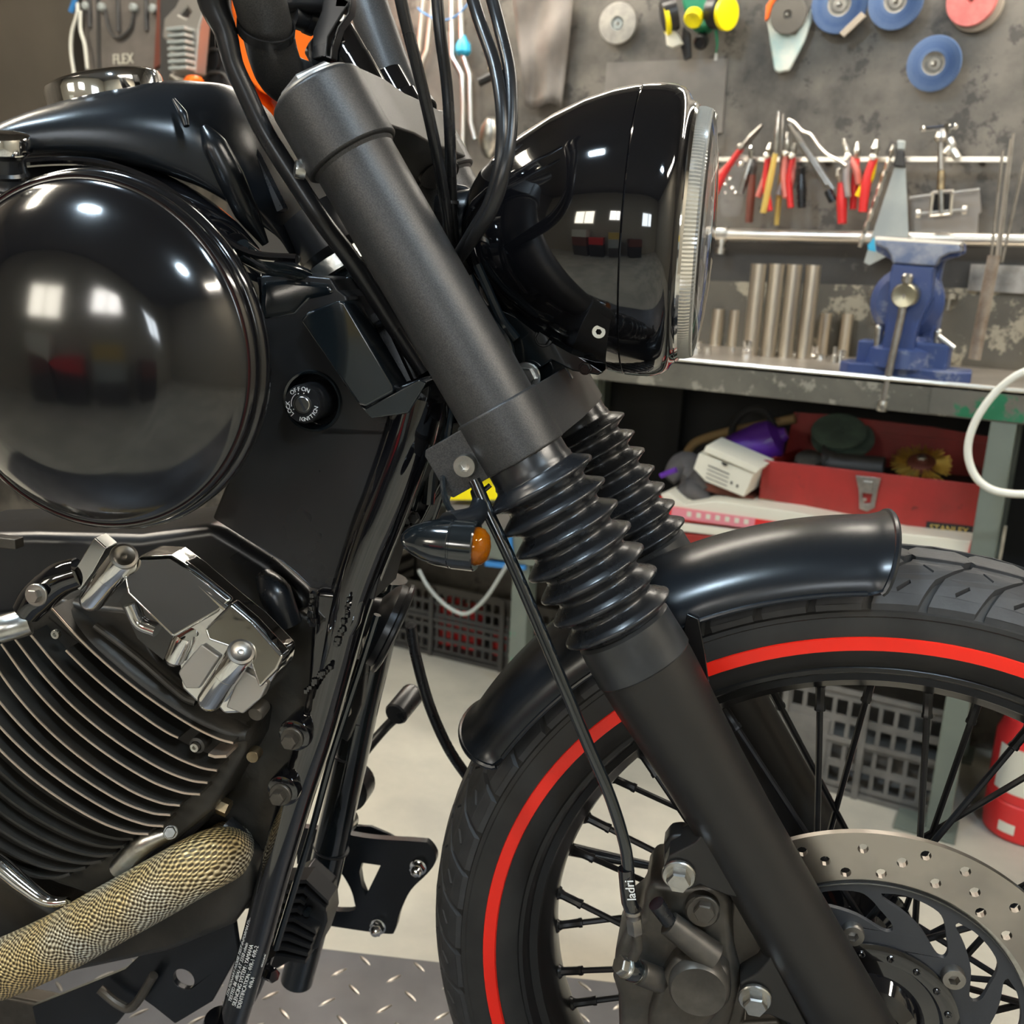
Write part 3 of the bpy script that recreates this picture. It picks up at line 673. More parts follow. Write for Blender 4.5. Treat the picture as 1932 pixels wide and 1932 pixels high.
# ---- fuel tank (satin black), lofted along x
top = [b(x, y, yy) + V(0, 0, .008 * min(1, -yy / .085)) for x, y, yy in ((-160, 345, -.085), (0, 249, -.085), (60, 218, -.085), (105, 190, -.085), (180, 158, -.085), (255, 141, -.085), (330, 146, -.082), (380, 174, -.072), (425, 220, -.06), (470, 300, -.05), (520, 400, -.04), (560, 480, -.03))]
bot = [b(x, y, -.12) for x, y in ((-160, 330), (0, 305), (100, 298), (170, 302), (230, 318), (300, 348), (370, 398), (430, 452), (482, 478), (560, 490))]
def interp(L, x, k=2):
    L = sorted(L, key=lambda p: p.x)
    if x <= L[0].x: return L[0][k]
    for p, q in zip(L, L[1:]):
        if p.x <= x <= q.x: t = (x - p.x) / (q.x - p.x + 1e-9); return p[k] + (q[k] - p[k]) * t
    return L[-1][k]
x0, x1 = min(p.x for p in top) - .05, max(p.x for p in top) - .001
rings = []
for i in range(45):
    t = i / 44; t = 1 - (1 - t) ** 1.25; x = x0 + (x1 - x0) * t
    zt, zb = interp(top, x), interp(bot, x)
    zb = min(zb, zt - .012)
    w = .128 * min(1, max(.0, (x1 + .012 - x) / .17)) ** .5
    zc = zb + (zt - zb) * .30; ring = []
    for j in range(48):
        a = 2 * PI * j / 48; ca, sa = math.cos(a), math.sin(a)
        wl = w * (1.0)
        if sa >= 0:
            n_ = 1.55; yy = math.copysign(abs(ca) ** (2 / 2.1), ca) * w; zz = zc + (zt - zc) * abs(sa) ** (2 / n_ * .78)
        else:
            yy = math.copysign(abs(ca) ** .34, ca) * w; zz = zc - (zc - zb) * abs(sa) ** .40
        ring.append(V(x, yy, zz))
    rings.append(ring)
tank = P(G().loft(rings), 'fuel_tank', 'satin', angle=70, sub=1)
P(G().tube([b(x, y, yy) for x, y, yy in ((-150, 395, -.07), (0, 385, -.07), (170, 372, -.07), (300, 415, -.07), (400, 480, -.07), (470, 545, -.065), (520, 600, -.05))], [.030, .030, .030, .030, .028, .022, .015], 28), 'frame_backbone', 'gloss')
# lower seam of the tank
P(G().tube([b(x, y, -.124) for x, y in ((-150, 325), (0, 312), (100, 304), (170, 306), (230, 320), (300, 350), (370, 400), (430, 455), (482, 481), (560, 488))], .0028, 8), 'tank_seam', 'gloss', tank)
# moulded scoop on the front shoulder
sc = G()
sp_ = [b(x, y, yy) for x, y, yy in ((385, 240, -.068), (405, 275, -.068), (435, 335, -.064), (465, 400, -.056), (500, 460, -.046))]
sc.tube(sp_, [.0030, .0085, .0095, .0085, .0030], 24)
P(sc, 'tank_scoop', 'satin', tank, angle=50)
P(G().tube([b(328, 188, -.084), b(345, 215, -.090), b(352, 238, -.092)], [.0012, .0030, .0020], 12), 'scoop_ridge', 'satin', tank)
P(G().tube([b(458, 268, -.03), b(480, 300, -.03), b(530, 400, -.03)], .006, 8, smooth=0), 'tank_rubber', 'rubber', tank)
# chrome gauge / cap on the tank top
cc = b(195, 172, -.01)
cax = (V(0, 0, 1) + V(-.20, -.12, 0)).normalized(); CP = b(196, 163, -.045)
P(G().lathe([(.0395, -.012), (.0400, .000), (.0385, .004), (.034, .0065), (.030, .0075), (.026, .0070), (.012, .0078), (0, .0080)], CP, cax, 64), 'tank_cap', 'chrome', tank, angle=40)
P(G().lathe([(.043, -.016), (.0425, -.010), (.040, -.009)], CP, cax, 64, cap=False), 'cap_gasket', 'gloss', tank)
# ---- round air cleaner, glossy
DC = V(-.5180, -.165, .4475)
dome_p = [(.1100, .014), (.1128, .010), (.1135, .004), (.1120, .001), (.1105, .0005), (.1110, -.003), (.1102, -.007), (.1085, -.0085), (.1065, -.008), (.1050, -.0085), (.1020, -.0125), (.0960, -.019), (.0880, -.0255), (.0780, -.0318), (.0720, -.0352), (.0680, -.0372), (.0640, -.0386), (.0560, -.0408), (.0400, -.0440), (.0200, -.0468), (0, -.0473)]
dome_p = [(r * .972, h) for r, h in dome_p]
dome = P(G().lathe(dome_p, DC, YA, 128), 'air_cleaner_cover', 'dome', angle=50)
P(G().lathe([(.094, .0), (.080, .030), (.070, .055)], DC + V(0, .012, 0), YA, 96), 'air_cleaner_body', 'glossb', dome)
P(G().tube([b(452, 470, -.12), b(500, 500, -.105), b(540, 508, -.09), b(575, 520, -.075)], [.010, .0085, .008, .007], 16, flat=.7), 'cleaner_bracket', 'glossb', dome)
P(G().tube([b(555, 487, -.055), b(563, 492, -.055)], .0030, 10, smooth=0), 'bracket_pin', 'steel', dome)
# chrome key cap at the far left, black ribbed neck under it
kc = b(10, 275, -.15); kax = V(.12, -.28, 1).normalized()
P(G().lathe([(.0140, 0), (.0150, .001), (.0150, .0085), (.0143, .0100), (.0125, .0104), (0, .0104)], kc - kax * .004, kax, 48), 'chrome_cap', 'chrome', angle=25)
P(G().lathe([(.0105, -.022), (.0115, -.020), (.0105, -.018), (.0105, -.014), (.0118, -.012), (.0105, -.010), (.0105, -.002), (.0120, 0)], kc - kax * .005, kax, 32), 'ribbed_neck', 'rubber')
# ---- side cover over the steering head, ignition switch, pillar
ya = -.082
cov = [(400, 978), (430, 905), (470, 830), (492, 740), (497, 640), (490, 520), (540, 516), (625, 524), (640, 548), (655, 560), (690, 640), (735, 735), (800, 712), (812, 730), (800, 820), (782, 900), (735, 1010), (705, 1133), (640, 1118), (585, 1110), (560, 1085), (530, 1060), (470, 1022)]
ig = b(590, 757, ya)
cover = P(G().poly([b(x, y, ya) for x, y in cov], V(0, .050, 0), [circ(ig, .0195, AX1, AX3, 40)]), 'side_cover', 'plastic', bevel=.004, seg=4, smooth=False)
P(G().poly([b(x, y, ya - .001) for x, y in ((560, 600), (585, 572), (640, 560), (628, 528), (540, 520), (488, 524), (486, 612))], V(0, .03, 0)), 'cover_shoulder', 'glossb', cover, bevel=.006, seg=4)
P(G().lathe([(.0172, .006), (.0190, -.0015), (.0205, -.0020), (.0212, .000), (.0205, .002)], ig, YA, 64, cap=False), 'switch_recess', 'glossb', cover)
P(G().lathe([(.0195, .02), (0, .02)], ig, YA, 32), 'recess_floor', 'dark', cover)
sw = P(G().lathe([(.0130, .03), (.0130, -.0135), (.0124, -.0150), (.0062, -.0152)], b(588, 757, ya) * 1.0, YA, 48, cap=False), 'ignition_switch', 'plastic', angle=30)
fc = b(588, 757, ya) + V(0, -.0153, 0)
# slot in the key cylinder
ka = math.radians(118)
kd = V(math.cos(ka), 0, math.sin(ka)); kn = V(-kd.z, 0, kd.x)
P(G().lathe([(.0062, .0002), (.0060, -.0008), (.0055, -.0008)], fc, YA, 40, cap=False).lathe([(.0052, .004), (.0052, -.0006), (.0048, -.0009)], fc, YA, 40), 'key_cylinder', 'zinc', sw)
P(G().poly([fc + kd * a_ + kn * c_ - V(0, .0011, 0) for a_, c_ in ((-.0048, -.0009), (.0048, -.0009), (.0048, .0009), (-.0048, .0009))], V(0, .0003, 0)), 'key_slot', 'dark', sw)
def arc_text(s, r, a_mid, step, size, name):
    mdl = None
    verts = []
    for i, ch in enumerate(s):
        if ch == ' ': continue
        a = math.radians(a_mid - step * (i - (len(s) - 1) / 2) * (1 if name != 'low' else -1))
        out = V(math.cos(a), 0, math.sin(a)); tang = V(out.z, 0, -out.x)
        if name == 'low': tt, uu = -tang, -out
        else: tt, uu = tang, out
        m_ = frame_mtx(fc + out * r - V(0, .0006, 0), tt, uu)
        textmesh(ch, size, m_, 'lettering', 'white', sw)
arc_text('OFF', .0101, 118, 15, .0040, 'up'); arc_text('ON', .0101, 76, 17, .0040, 'up')
arc_text('LOCK', .0101, 202, 15, .0040, 'up'); arc_text('IGNITION', .0101, 305, 12.5, .0038, 'low')
for a in (113, 82, 212):
    a = math.radians(a); P(G().lathe([(.0004, 0), (.0004, -.0004)], fc + V(math.cos(a), 0, math.sin(a)) * .0073 - V(0, .0, 0), YA, 8), 'index_dot', 'white', sw)
P(G().tube([fc + V(math.cos(math.radians(a)), 0, math.sin(math.radians(a))) * .0079 - V(0, .0003, 0) for a in range(125, 196, 7)], .00022, 6, smooth=0), 'index_arc', 'white', sw)
# glossy pillar
pil = [(566, 604), (580, 588), (640, 566), (650, 570), (742, 728), (742, 740), (690, 768), (676, 764)]
P(G().poly([b(x, y, ya - .014) for x, y in pil], V(0, .03, 0)), 'cover_pillar', 'glossb', cover, bevel=.006, seg=5)
P(G().poly([b(x, y, ya - .012) for x, y in ((676, 764), (690, 770), (742, 742), (790, 716), (805, 722), (770, 780), (700, 790))], V(0, .02, 0)), 'pillar_foot', 'glossb', cover, bevel=.004, seg=3)
# black frame neck behind it
P(G().poly([b(x, y, -.030) for x, y in ((600, 520), (660, 490), (740, 520), (760, 620), (840, 740), (860, 860), (800, 980), (760, 1040), (720, 900), (640, 700))], V(0, .06, 0), [circ(b(692, 645, -.030), .0042, AX1, AX3, 16)]), 'frame_neck', 'gloss', bevel=.006, seg=3)
P(G().poly([b(x, y, -.045) for x, y in ((652, 596), (700, 580), (725, 555), (735, 588), (745, 605), (675, 635), (660, 620))], V(0, .05, 0)), 'neck_gusset', 'satin', bevel=.005, seg=3)
P(G().tube([b(676, 632, -.05), b(745, 598, -.05)], .0022, 8, smooth=0), 'lower_seal', 'rubber')
P(G().tube([b(636, 524, -.04), b(665, 520, -.045), b(690, 535, -.045), b(705, 575, -.04)], .0035, 10), 'breather_hose', 'glossb')
P(G().lathe([(.030, 0), (.030, .03), (.026, .035)], b(600, 400, -.01), FU, 32), 'upper_bearing_cover', 'plastic')
for i, q in enumerate(([(795, 690), (815, 760), (805, 850), (790, 930), (770, 1010)], [(820, 740), (830, 800), (815, 880), (808, 950)], [(780, 720), (800, 800), (795, 880), (775, 960)])):
    P(G().tube([b(x, y, -.02 - .012 * i) for x, y in q], .0045, 10), 'front_loom', 'glossb')
P(G().poly([b(x, y, -.01) for x, y in ((775, 1000), (790, 940), (812, 890), (845, 875), (850, 895), (830, 960), (812, 1010))], V(0, .03, 0)), 'radiator_bracket', 'chrome', bevel=.003).data.materials[0] = M['glossb']
for x, y in ((768, 998), (783, 975)): hexbolt('loom_clip', b(x, y, -.05), (0, -1, 0), .004, .006, m='plastic')
# ---- frame downtubes
P(G().tube([b(x, y, -.075) for x, y in ((792, 745), (770, 830), (735, 930), (700, 1020), (662, 1130), (632, 1250), (598, 1380), (560, 1500), (520, 1640), (480, 1790), (436, 1940), (400, 2060))], [.017, .018, .018, .018, .0165, .0150, .0140, .0135, .0130, .0125, .0120, .0118, .0118], 24), 'frame_downtube', 'gloss')
P(G().tube([b(x, y, .075) for x, y in ((735, 1090), (706, 1230), (680, 1340), (655, 1460), (630, 1570), (600, 1700), (560, 1850))], .0158, 24), 'frame_downtube', 'glossb')
for x, y in ((672, 1345), (660, 1412)):
    pass
for (x, y) in ((672, 1350), (655, 1420), (625, 1600)):
    P(G().lathe([(.0168, -.001), (.0172, 0), (.0168, .001)], b(x, y, .075), b(735, 1090, .075) - b(706, 1230, .075) if y < 1500 else b(655, 1460, .075) - b(630, 1570, .075), 24), 'tube_band', 'plastic')
P(G().tube([b(x, y, -.060) for x, y in ((712, 1160), (680, 1260), (652, 1345), (625, 1430), (590, 1560), (560, 1660), (520, 1790))], .0028, 8), 'control_cable', 'glossb')
# weld gusset
P(G().poly([b(x, y, -.088) for x, y in ((592, 1112), (648, 1118), (690, 1128), (676, 1180), (640, 1250), (606, 1300), (578, 1305), (584, 1200))], V(0, .02, 0)), 'weld_gusset', 'gloss', bevel=.005, seg=3)
def weld(pts, r=.0028):
    g = G()
    Pp = smoothpath([b(*p) for p in pts], 8)
    for q in Pp: g.ball(q + V(random.uniform(-1, 1), random.uniform(-1, 0), random.uniform(-1, 1)) * .0012, r * random.uniform(.6, 1.1), 6)
    P(g, 'weld_bead', 'gloss')['kind'] = 'stuff'
weld(((660, 1130, -.094), (650, 1180, -.096), (636, 1215, -.094))); weld(((625, 1255, -.092), (600, 1280, -.094), (582, 1300, -.092)))
weld(((592, 1118, -.09), (588, 1160, -.09), (592, 1180, -.09)))
# engine mount bolts on the downtube
for (x, y) in ((550, 1395), (528, 1500)):
    P(G().lathe([(.0125, 0), (.0125, .022), (.0118, .024), (.009, .025)], b(x + 4, y - 6, -.095) + V(0, .025, 0), (0, -1, 0), 32), 'mount_boss', 'gloss')
    hexbolt('mount_bolt', b(x + 2, y - 2, -.0955), (0, -1, 0), .0058, .0065, .0086, .0022, 'cast')
hexbolt('tube_bolt', b(648, 1337, .03), (-.2, -1, 0), .006, .006, .008, .002, 'steel')
P(G().poly([b(x, y, .04) for x, y in ((665, 1240), (692, 1250), (682, 1330), (655, 1400), (640, 1390))], V(0, .01, 0)), 'tube_bracket', 'plastic', bevel=.001)
# sticker text on the downtube: five lines following the tube
dT = (b(480, 1790, -.075) - b(436, 1940, -.075)).normalized()
acr = V(dT.z, 0, -dT.x)
axc = b(467, 1835, -.075)
def tubetext(s, ang, start, size):
    """ang: degrees round the tube from the camera side, start: along from the anchor"""
    a = math.radians(ang); out = V(0, -math.cos(a), 0) + acr * math.sin(a); tan_ = V(0, math.sin(a), 0) + acr * math.cos(a)
    m_ = frame_mtx(axc + out * .0126 + dT * start, dT, -tan_)
    textmesh(s, size, m_, 'noise_test_print', 'white', tube0, extrude=.00008, align='LEFT')
tube0 = [o for o in bike.children if o.name.startswith('frame_downtube')][0]
for s, ang, st, sz in (('STATIONARY NOISE TEST INFORMATION', -40, -.020, .0044), ('TESTED 86 dB(A) AT 3250 r/min', -19, -.022, .0044), ('SILENCING SYSTEM : YAMAHA', 1, -.0235, .0046), ('IDENTIFICATION : 4VR-1 4VR-2', 20, -.0245, .0046), ('4VR-F', 40, -.0035, .0046), ('4VR-21165-00', 64, .016, .0022)):
    tubetext(s, ang, st, sz)
P(G().lathe([(.01205, 0), (.01205, .055)], axc - dT * .0275, dT, 24, cap=False), 'clear_sticker', 'plastic', tube0).data.materials[0] = M['glossb']
# ---- horn
hn = b(742, 1185, .0); hax = V(.93, .20, -.42).normalized()
P(G().lathe([(0, -.024), (.016, -.024), (.018, -.018), (.030, -.012), (.034, -.008), (.0345, -.003), (.0375, -.002), (.038, .0005), (.0365, .002), (.030, .0035), (.020, .001), (0, .001)], hn, hax, 56), 'horn', 'plastic', angle=30)
hexbolt('horn_bolt', b(722, 1105, .0), (-.5, -1, .3), .0045, .006, .006, .0015)
# ---- engine: finned cylinder
EY = -.118
fins = [((98, 1149), (440, 1402), 26, 1), ((124, 1227), (336, 1392), 10, 1), ((56, 1196), (409, 1454), 34, 1), ((28, 1206), (391, 1477), 40, 1), ((2, 1215), (377, 1499), 46, 1),
        ((-30, 1225), (339, 1520), 46, 1), ((-60, 1240), (321, 1538), 48, 1), ((-75, 1275), (308, 1559), 46, 1), ((-85, 1310), (280, 1574), 44, 1),
        ((-95, 1345), (250, 1584), 44, 0), ((-100, 1385), (232, 1598), 44, 0), ((-105, 1420), (212, 1614), 44, 0), ((-110, 1455), (190, 1626), 44, 0), ((-115, 1490), (160, 1638), 44, 0), ((-120, 1525), (130, 1650), 42, 0)]
ebody = [(110, 1130), (150, 1140), (240, 1150), (300, 1250), (400, 1340), (470, 1370), (462, 1420), (440, 1460), (400, 1530), (330, 1590), (250, 1640), (170, 1690), (110, 1670), (-140, 1570), (-140, 1200), (0, 1190)]
eng = P(G().poly([b(x, y, EY + .018) for x, y in ebody], V(0, .14, 0)), 'engine_cylinder', 'engine', bevel=.004)
def finpath(p0, p1, sag, y):
    (xa, ya_), (xb, yb) = p0, p1; L = math.hypot(xb - xa, yb - ya_); nx, ny = -(yb - ya_) / L, (xb - xa) / L
    pts = []
    for t, k in ((0, 0), (.2, .62), (.4, .95), (.6, 1.0), (.8, .80), (.93, .42), (1.0, 0)):
        pts.append(b(xa + (xb - xa) * t + nx * sag * k, ya_ + (yb - ya_) * t + ny * sag * k, y))
    return smoothpath(pts, 5)
def ribbon(path, y0, y1, th, m=0):
    rings = []
    for i, p in enumerate(path):
        t = (path[min(i + 1, len(path) - 1)] - path[max(i - 1, 0)]).normalized(); n_ = V(-t.z, 0, t.x) * th
        q = V(p.x, 0, p.z); rings.append([q + n_ + V(0, y0, 0), q - n_ + V(0, y0, 0), q - n_ + V(0, y1, 0), q + n_ + V(0, y1, 0)])
    return G().loft(rings)
for p0, p1, sag, mach in fins:
    y = EY if mach else EY + .008
    path = finpath(p0, p1, sag, y)
    f = P(ribbon(path, y + .0006, y + .03, .0011), 'cooling_fin', 'engine', angle=50)
    if mach: P(ribbon(path, y - .0002, y + .0007, .00075), 'machined_edge', 'fin_edge', f, angle=50)
P(ribbon([b(393, 1424, EY), b(405, 1428, EY), b(427, 1427, EY)], EY, EY + .02, .0011), 'cooling_fin', 'fin_edge')
# rounded upper band of the head
P(G().tube([b(x, y, EY + .016) for x, y in ((112, 1150), (190, 1210), (280, 1285), (370, 1345), (440, 1378), (470, 1385))], [.011, .012, .012, .012, .010, .006], 20, flat=.75), 'head_band', 'engine', angle=60)
P(G().tube([b(x, y, EY + .008) for x, y in ((180, 1180), (260, 1240), (340, 1310), (370, 1325))], .003, 10), 'gasket_lip', 'engine')
allen('cylinder_bolt', b(108, 1195, EY - .001), (0, -1, 0), .0034, .003, 'zinc', eng, .5)
allen('cylinder_bolt', b(370, 1408, EY - .001), (0, -1, 0), .0034, .003, 'zinc', eng, .5)
P(G().lathe([(.006, .012), (.006, .001), (.004, 0)], b(370, 1408, EY), YA, 20, cap=False), 'bolt_recess', 'engine', eng)
P(G().lathe([(.0050, 0), (.0050, .008), (.0044, .009), (.0015, .0085)], b(484, 1418, EY + .03), (.1, -1, 0), 24), 'brass_plug', 'brass')
P(G().lathe([(.0062, 0), (.0062, .01), (.005, .012)], b(495, 1330, EY + .02), (0, -1, -.2), 20), 'head_nut', 'cast')
P(G().poly([b(x, y, -.06) for x, y in ((400, 1290), (520, 1200), (560, 1150), (610, 1180), (590, 1330), (570, 1400), (545, 1480), (505, 1600), (470, 1720), (330, 1700), (300, 1600), (420, 1480))], V(0, .05, 0)), 'engine_side', 'engine', bevel=.004)
P(G().poly([b(x, y, -.05) for x, y in ((-150, 1010), (60, 1005), (260, 1010), (400, 990), (510, 1060), (590, 1130), (570, 1240), (450, 1180), (330, 1060), (180, 1080), (100, 1150), (-150, 1210))], V(0, .10, 0)), 'airbox', 'plastic', bevel=.01, seg=3)
P(G().tube([b(500, 1090, -.055), b(520, 1120, -.065), b(545, 1180, -.065)], [.008, .012, .010], 20), 'intake_boot', 'rubber')
# ---- chrome rocker cover
RY = EY - .008
rc = [(238, 1078), (262, 1048), (312, 1052), (352, 1082), (420, 1140), (470, 1180), (528, 1240), (522, 1268), (492, 1318), (455, 1348), (420, 1350), (396, 1318), (372, 1330), (340, 1300), (335, 1240), (300, 1200), (262, 1140), (236, 1112)]
chr_ = P(G().poly([b(x, y, RY) for x, y in rc], V(0, .03, 0)), 'rocker_cover', 'chrome2', bevel=.0035, seg=3)
P(G().poly([b(x, y, RY - .0008) for x, y in ((225, 1135), (240, 1110), (262, 1125), (330, 1200), (308, 1245), (260, 1205))], V(0, .002, 0)), 'dark_recess', 'gloss', chr_)
P(G().tube([b(245, 1140, RY - .003), b(262, 1175, RY - .002), b(295, 1190, RY - .002)], .0045, 12), 'recess_casting', 'chrome', chr_)
P(G().poly([b(x, y, RY - .003) for x, y in ((335, 1270), (345, 1255), (380, 1215), (415, 1240), (375, 1300), (350, 1300))], V(0, .008, 0)), 'rocker_pad', 'alu', chr_, bevel=.0015)
P(G().poly([b(x, y, RY - .004) for x, y in ((455, 1262), (505, 1290), (492, 1318), (458, 1348), (425, 1335))], V(0, .01, 0)), 'rocker_pad', 'alu', chr_, bevel=.0015)
def tilted(pts, y, dep, name, m, k, bev, par):
    g = G().poly([b(px_, py_, y) for px_, py_ in pts], V(0, dep, 0)); n_ = len(pts)
    dr = V(.62, 0, .78); t0 = sum(v.dot(dr) for v in g.v[:n_]) / n_
    for q in range(n_): g.v[q].y += k * (g.v[q].dot(dr) - t0) - .002
    return P(g, name, m, par, bevel=bev, seg=3)
def tower(tx, ty, bx_, by, r):
    t = b(tx, ty, RY - .016); e = b(bx_, by, RY - .006); u = (t - e).normalized(); L = (t - e).length
    tw = P(G().lathe([(0, -.001), (r * .45, -.0004), (r * .8, .0016), (r * .97, .0048), (r, .008), (r, L * .62), (r * 1.03, L * .63), (r * 1.03, L), (r * .98, L + .001)], e, u, 32), 'bolt_tower', 'chrome', chr_, angle=25)
    ax = (u + V(.25, -.8, .3)).normalized()
    P(G().lathe([(r * 1.02, -.003), (r * 1.05, .0), (r * 1.0, .0012), (r * .80, .0018), (r * .55, .0004), (r * .22, .0002), (r * .20, .0012), (0, .0014)], t + u * .001 + V(.001, -.001, .002), ax, 36), 'tower_cap', 'steel', chr_, angle=30)
tilted(((262, 1050), (312, 1053), (352, 1083), (424, 1142), (408, 1158), (348, 1190), (262, 1108), (250, 1080)), RY - .005, .016, 'rocker_top', 'chrome2', .72, .0025, chr_)
tilted(((428, 1142), (470, 1178), (530, 1242), (524, 1262), (500, 1290), (470, 1230), (405, 1200), (395, 1180)), RY - .005, .016, 'rocker_top', 'chrome2', .62, .002, chr_)
tower(232, 1056, 166, 1140, .0088); tower(452, 1236, 390, 1330, .0088)
P(G().lathe([(0, -.0005), (.0045, .0005), (.0068, .004), (.0070, .02), (.006, .024)], b(325, 1252, RY - .004), b(352, 1190, RY - .004) - b(325, 1252, RY - .004), 24), 'small_tower', 'chrome', chr_)
P(G().poly([b(x, y, RY - .002) for x, y in ((178, 1014), (201, 1034), (176, 1080), (150, 1115), (130, 1100), (140, 1075))], V(0, .014, 0)), 'chrome_tab', 'chrome', chr_, bevel=.0008, seg=1)
# black lever arm and chrome sleeve at the left
P(G().tube([b(150, 1080, EY - .004), b(110, 1095, EY - .008), b(70, 1130, EY - .012), b(50, 1155, EY - .014)], [.011, .012, .012, .010], 24), 'carburettor_arm', 'gloss')
hexbolt('arm_bolt', b(70, 1122, EY - .024), (.1, -1, .1), .005, .005, .008, .002, 'steel')
P(G().lathe([(.0092, 0), (.0098, .002), (.0098, .020), (.0092, .021), (.0085, .020), (.0070, .018), (.0070, .012), (0, .011)], b(56, 1172, EY - .014), b(12, 1184, EY - .022) - b(56, 1172, EY - .014), 32), 'chrome_sleeve', 'chrome').data.materials[0] = M['zinc']
P(G().tube([b(20, 1182, EY - .018), b(-40, 1210, EY - .022)], .0052, 16, smooth=0), 'sleeve_rod', 'brass')
P(G().box(b(15, 1022, -.09), (.020, .01, .008)), 'small_bracket', 'cast', bevel=.001)
# chrome crankcase rim at bottom left
P(G().tube([b(x, y, EY - .002) for x, y in ((-60, 1590), (0, 1632), (40, 1665), (80, 1695), (105, 1702), (128, 1700))], [.007, .007, .0065, .005, .004, .003], 16), 'chrome_rim', 'chrome')
P(G().poly([b(x, y, -.085) for x, y in ((-150, 1560), (0, 1650), (100, 1720), (260, 1680), (330, 1600), (420, 1580), (475, 1640), (470, 1700), (435, 1752), (320, 1800), (-150, 1900))], V(0, .07, 0)), 'crankcase', 'engine', bevel=.008)
# exhaust clamp and pipe joint
P(G().tube([b(225, 1640, -.100), b(275, 1590, -.100), b(330, 1565, -.095)], [.0085, .0095, .007], 16), 'exhaust_flange', 'zinc')
P(G().tube([b(280, 1620, -.092), b(350, 1570, -.085), b(410, 1515, -.075)], [.006, .005, .005], 12), 'oil_line', 'plastic')
hexbolt('flange_bolt', b(322, 1570, -.108), (.5, -1, .6), .0045, .008, .0055, .0015)
P(G().tube([b(402, 1488, -.080), b(418, 1516, -.080)], .0042, 12, smooth=0), 'spark_fitting', 'steel')
P(G().tube([b(414, 1518, -.082), b(432, 1526, -.082)], .0068, 6, smooth=0), 'copper_nut', 'brass')
# ---- wrapped exhaust pipe
pipe = [(-140, 1855, -.135), (-20, 1835, -.132), (100, 1785, -.128), (200, 1730, -.124), (290, 1680, -.118), (360, 1640, -.110), (400, 1620, -.098), (425, 1610, -.080), (435, 1590, -.055)]
ex = P(G().tube([b(x, y, yy) for x, y, yy in pipe], [.0230, .0230, .0230, .0228, .0226, .0225, .0222, .021, .020], 64, smooth=14, uv=.0229), 'exhaust_pipe', 'wrap', angle=60)
P(G().tube([b(420, 1560, -.07), b(450, 1590, -.07), b(468, 1640, -.065)], .010, 16), 'pipe_band', 'plastic')
# lower bracket with a round hole, dark bits below the pipe
P(G().poly([b(x, y, -.05) for x, y in ((60, 1900), (235, 1830), (330, 1740), (440, 1730), (450, 1800), (400, 1890), (330, 1932), (290, 1900), (262, 1880), (220, 1932), (80, 1990))], V(0, .006, 0), [circ(b(346, 1848, -.05), .0098, AX1, AX3, 28)]), 'lower_bracket', 'satin', bevel=.001)
P(G().tube([b(188, 1866, -.06), b(225, 1895, -.06), b(252, 1898, -.06), b(290, 1840, -.06)], .004, 10), 'stand_hook', 'cast')
P(G().poly([b(x, y, -.03) for x, y in ((-150, 1850), (100, 1900), (140, 1932), (60, 2050), (-150, 2050))], V(0, .02, 0)), 'engine_guard', 'cast', bevel=.004)
P(G().tube([b(505, 1795, -.05), b(470, 1880, -.04), b(420, 1932, -.05), b(350, 1990, -.05)], .007, 14), 'stand_tube', 'gloss')
P(G().lathe([(.017, -.01), (.018, 0), (.017, .01)], b(420, 1945, -.075), dT, 24), 'tube_joint', 'gloss')
hexbolt('frame_bolt', b(505, 1835, -.05), (.9, -.5, .2), .006, .008, .006, .002, 'gloss')
# ---- finned regulator behind the downtube
reg = G()
ro = [(500, 1690), (570, 1652), (612, 1690), (617, 1740), (600, 1790), (560, 1808), (520, 1830), (470, 1800)]
reg.poly([b(x, y, .0) for x, y in ro], V(0, .03, 0))
rg = P(reg, 'regulator', 'plastic', bevel=.002)
for i in range(9):
    (xa, ya_), (xm, ym), (xb, yb) = (525 - i * 6, 1662 + i * 18), (578 - i * 6, 1660 + i * 18), (616 - i * 5 + (4 if i < 3 else 0), 1700 + i * 14)
    if i in (2, 3): xb, yb = xm + 8, ym + 6
    P(G().poly([b(xa, ya_, -.012), b(xm, ym, -.012), b(xb, yb, -.012), b(xb, yb + 7, -.012), b(xm, ym + 7, -.012), b(xa, ya_ + 7, -.012)], V(0, .020, 0)), 'regulator_fin', 'plastic', rg)
P(G().lathe([(.0035, 0), (.0035, .006)], b(583, 1716, -.002), (0, -1, 0), 12), 'regulator_bolt', 'glossb', rg)
# ---- far side foot control plate
Y2 = .13
fpl = [(560, 1560), (632, 1570), (700, 1582), (790, 1588), (808, 1592), (822, 1612), (820, 1630), (805, 1650), (775, 1680), (755, 1720), (745, 1755), (730, 1762), (640, 1750), (560, 1735), (560, 1715), (660, 1720), (668, 1700), (655, 1665), (630, 1640), (560, 1630)]
fpl_h = [[(683, 1628), (718, 1633), (690, 1690), (682, 1670), (678, 1645)]]
fpl = [(q.x, q.y) for q in smoothpath([V(x, y, 0) for x, y in fpl[:1] + fpl[1:]], 4)]
ctl = P(G().poly([b(x, y, Y2) for x, y in fpl], V(0, .008, 0), [[b(x, y, Y2) for x, y in h] for h in fpl_h]), 'footrest_plate', 'satin', bevel=.001)
for x, y in ((790, 1635), (714, 1747)):
    P(G().lathe([(.0085, 0), (.0085, .002), (.0062, .0025)], b(x, y, Y2), (0, -1, 0), 24).lathe([(.0072, .002), (.0072, .008)], b(x, y, Y2), (0, -1, 0), 6).lathe([(.0055, .008), (.0045, .012), (.002, .0138), (0, .014)], b(x, y, Y2), (0, -1, 0), 16), 'domed_nut', 'chrome', ctl)
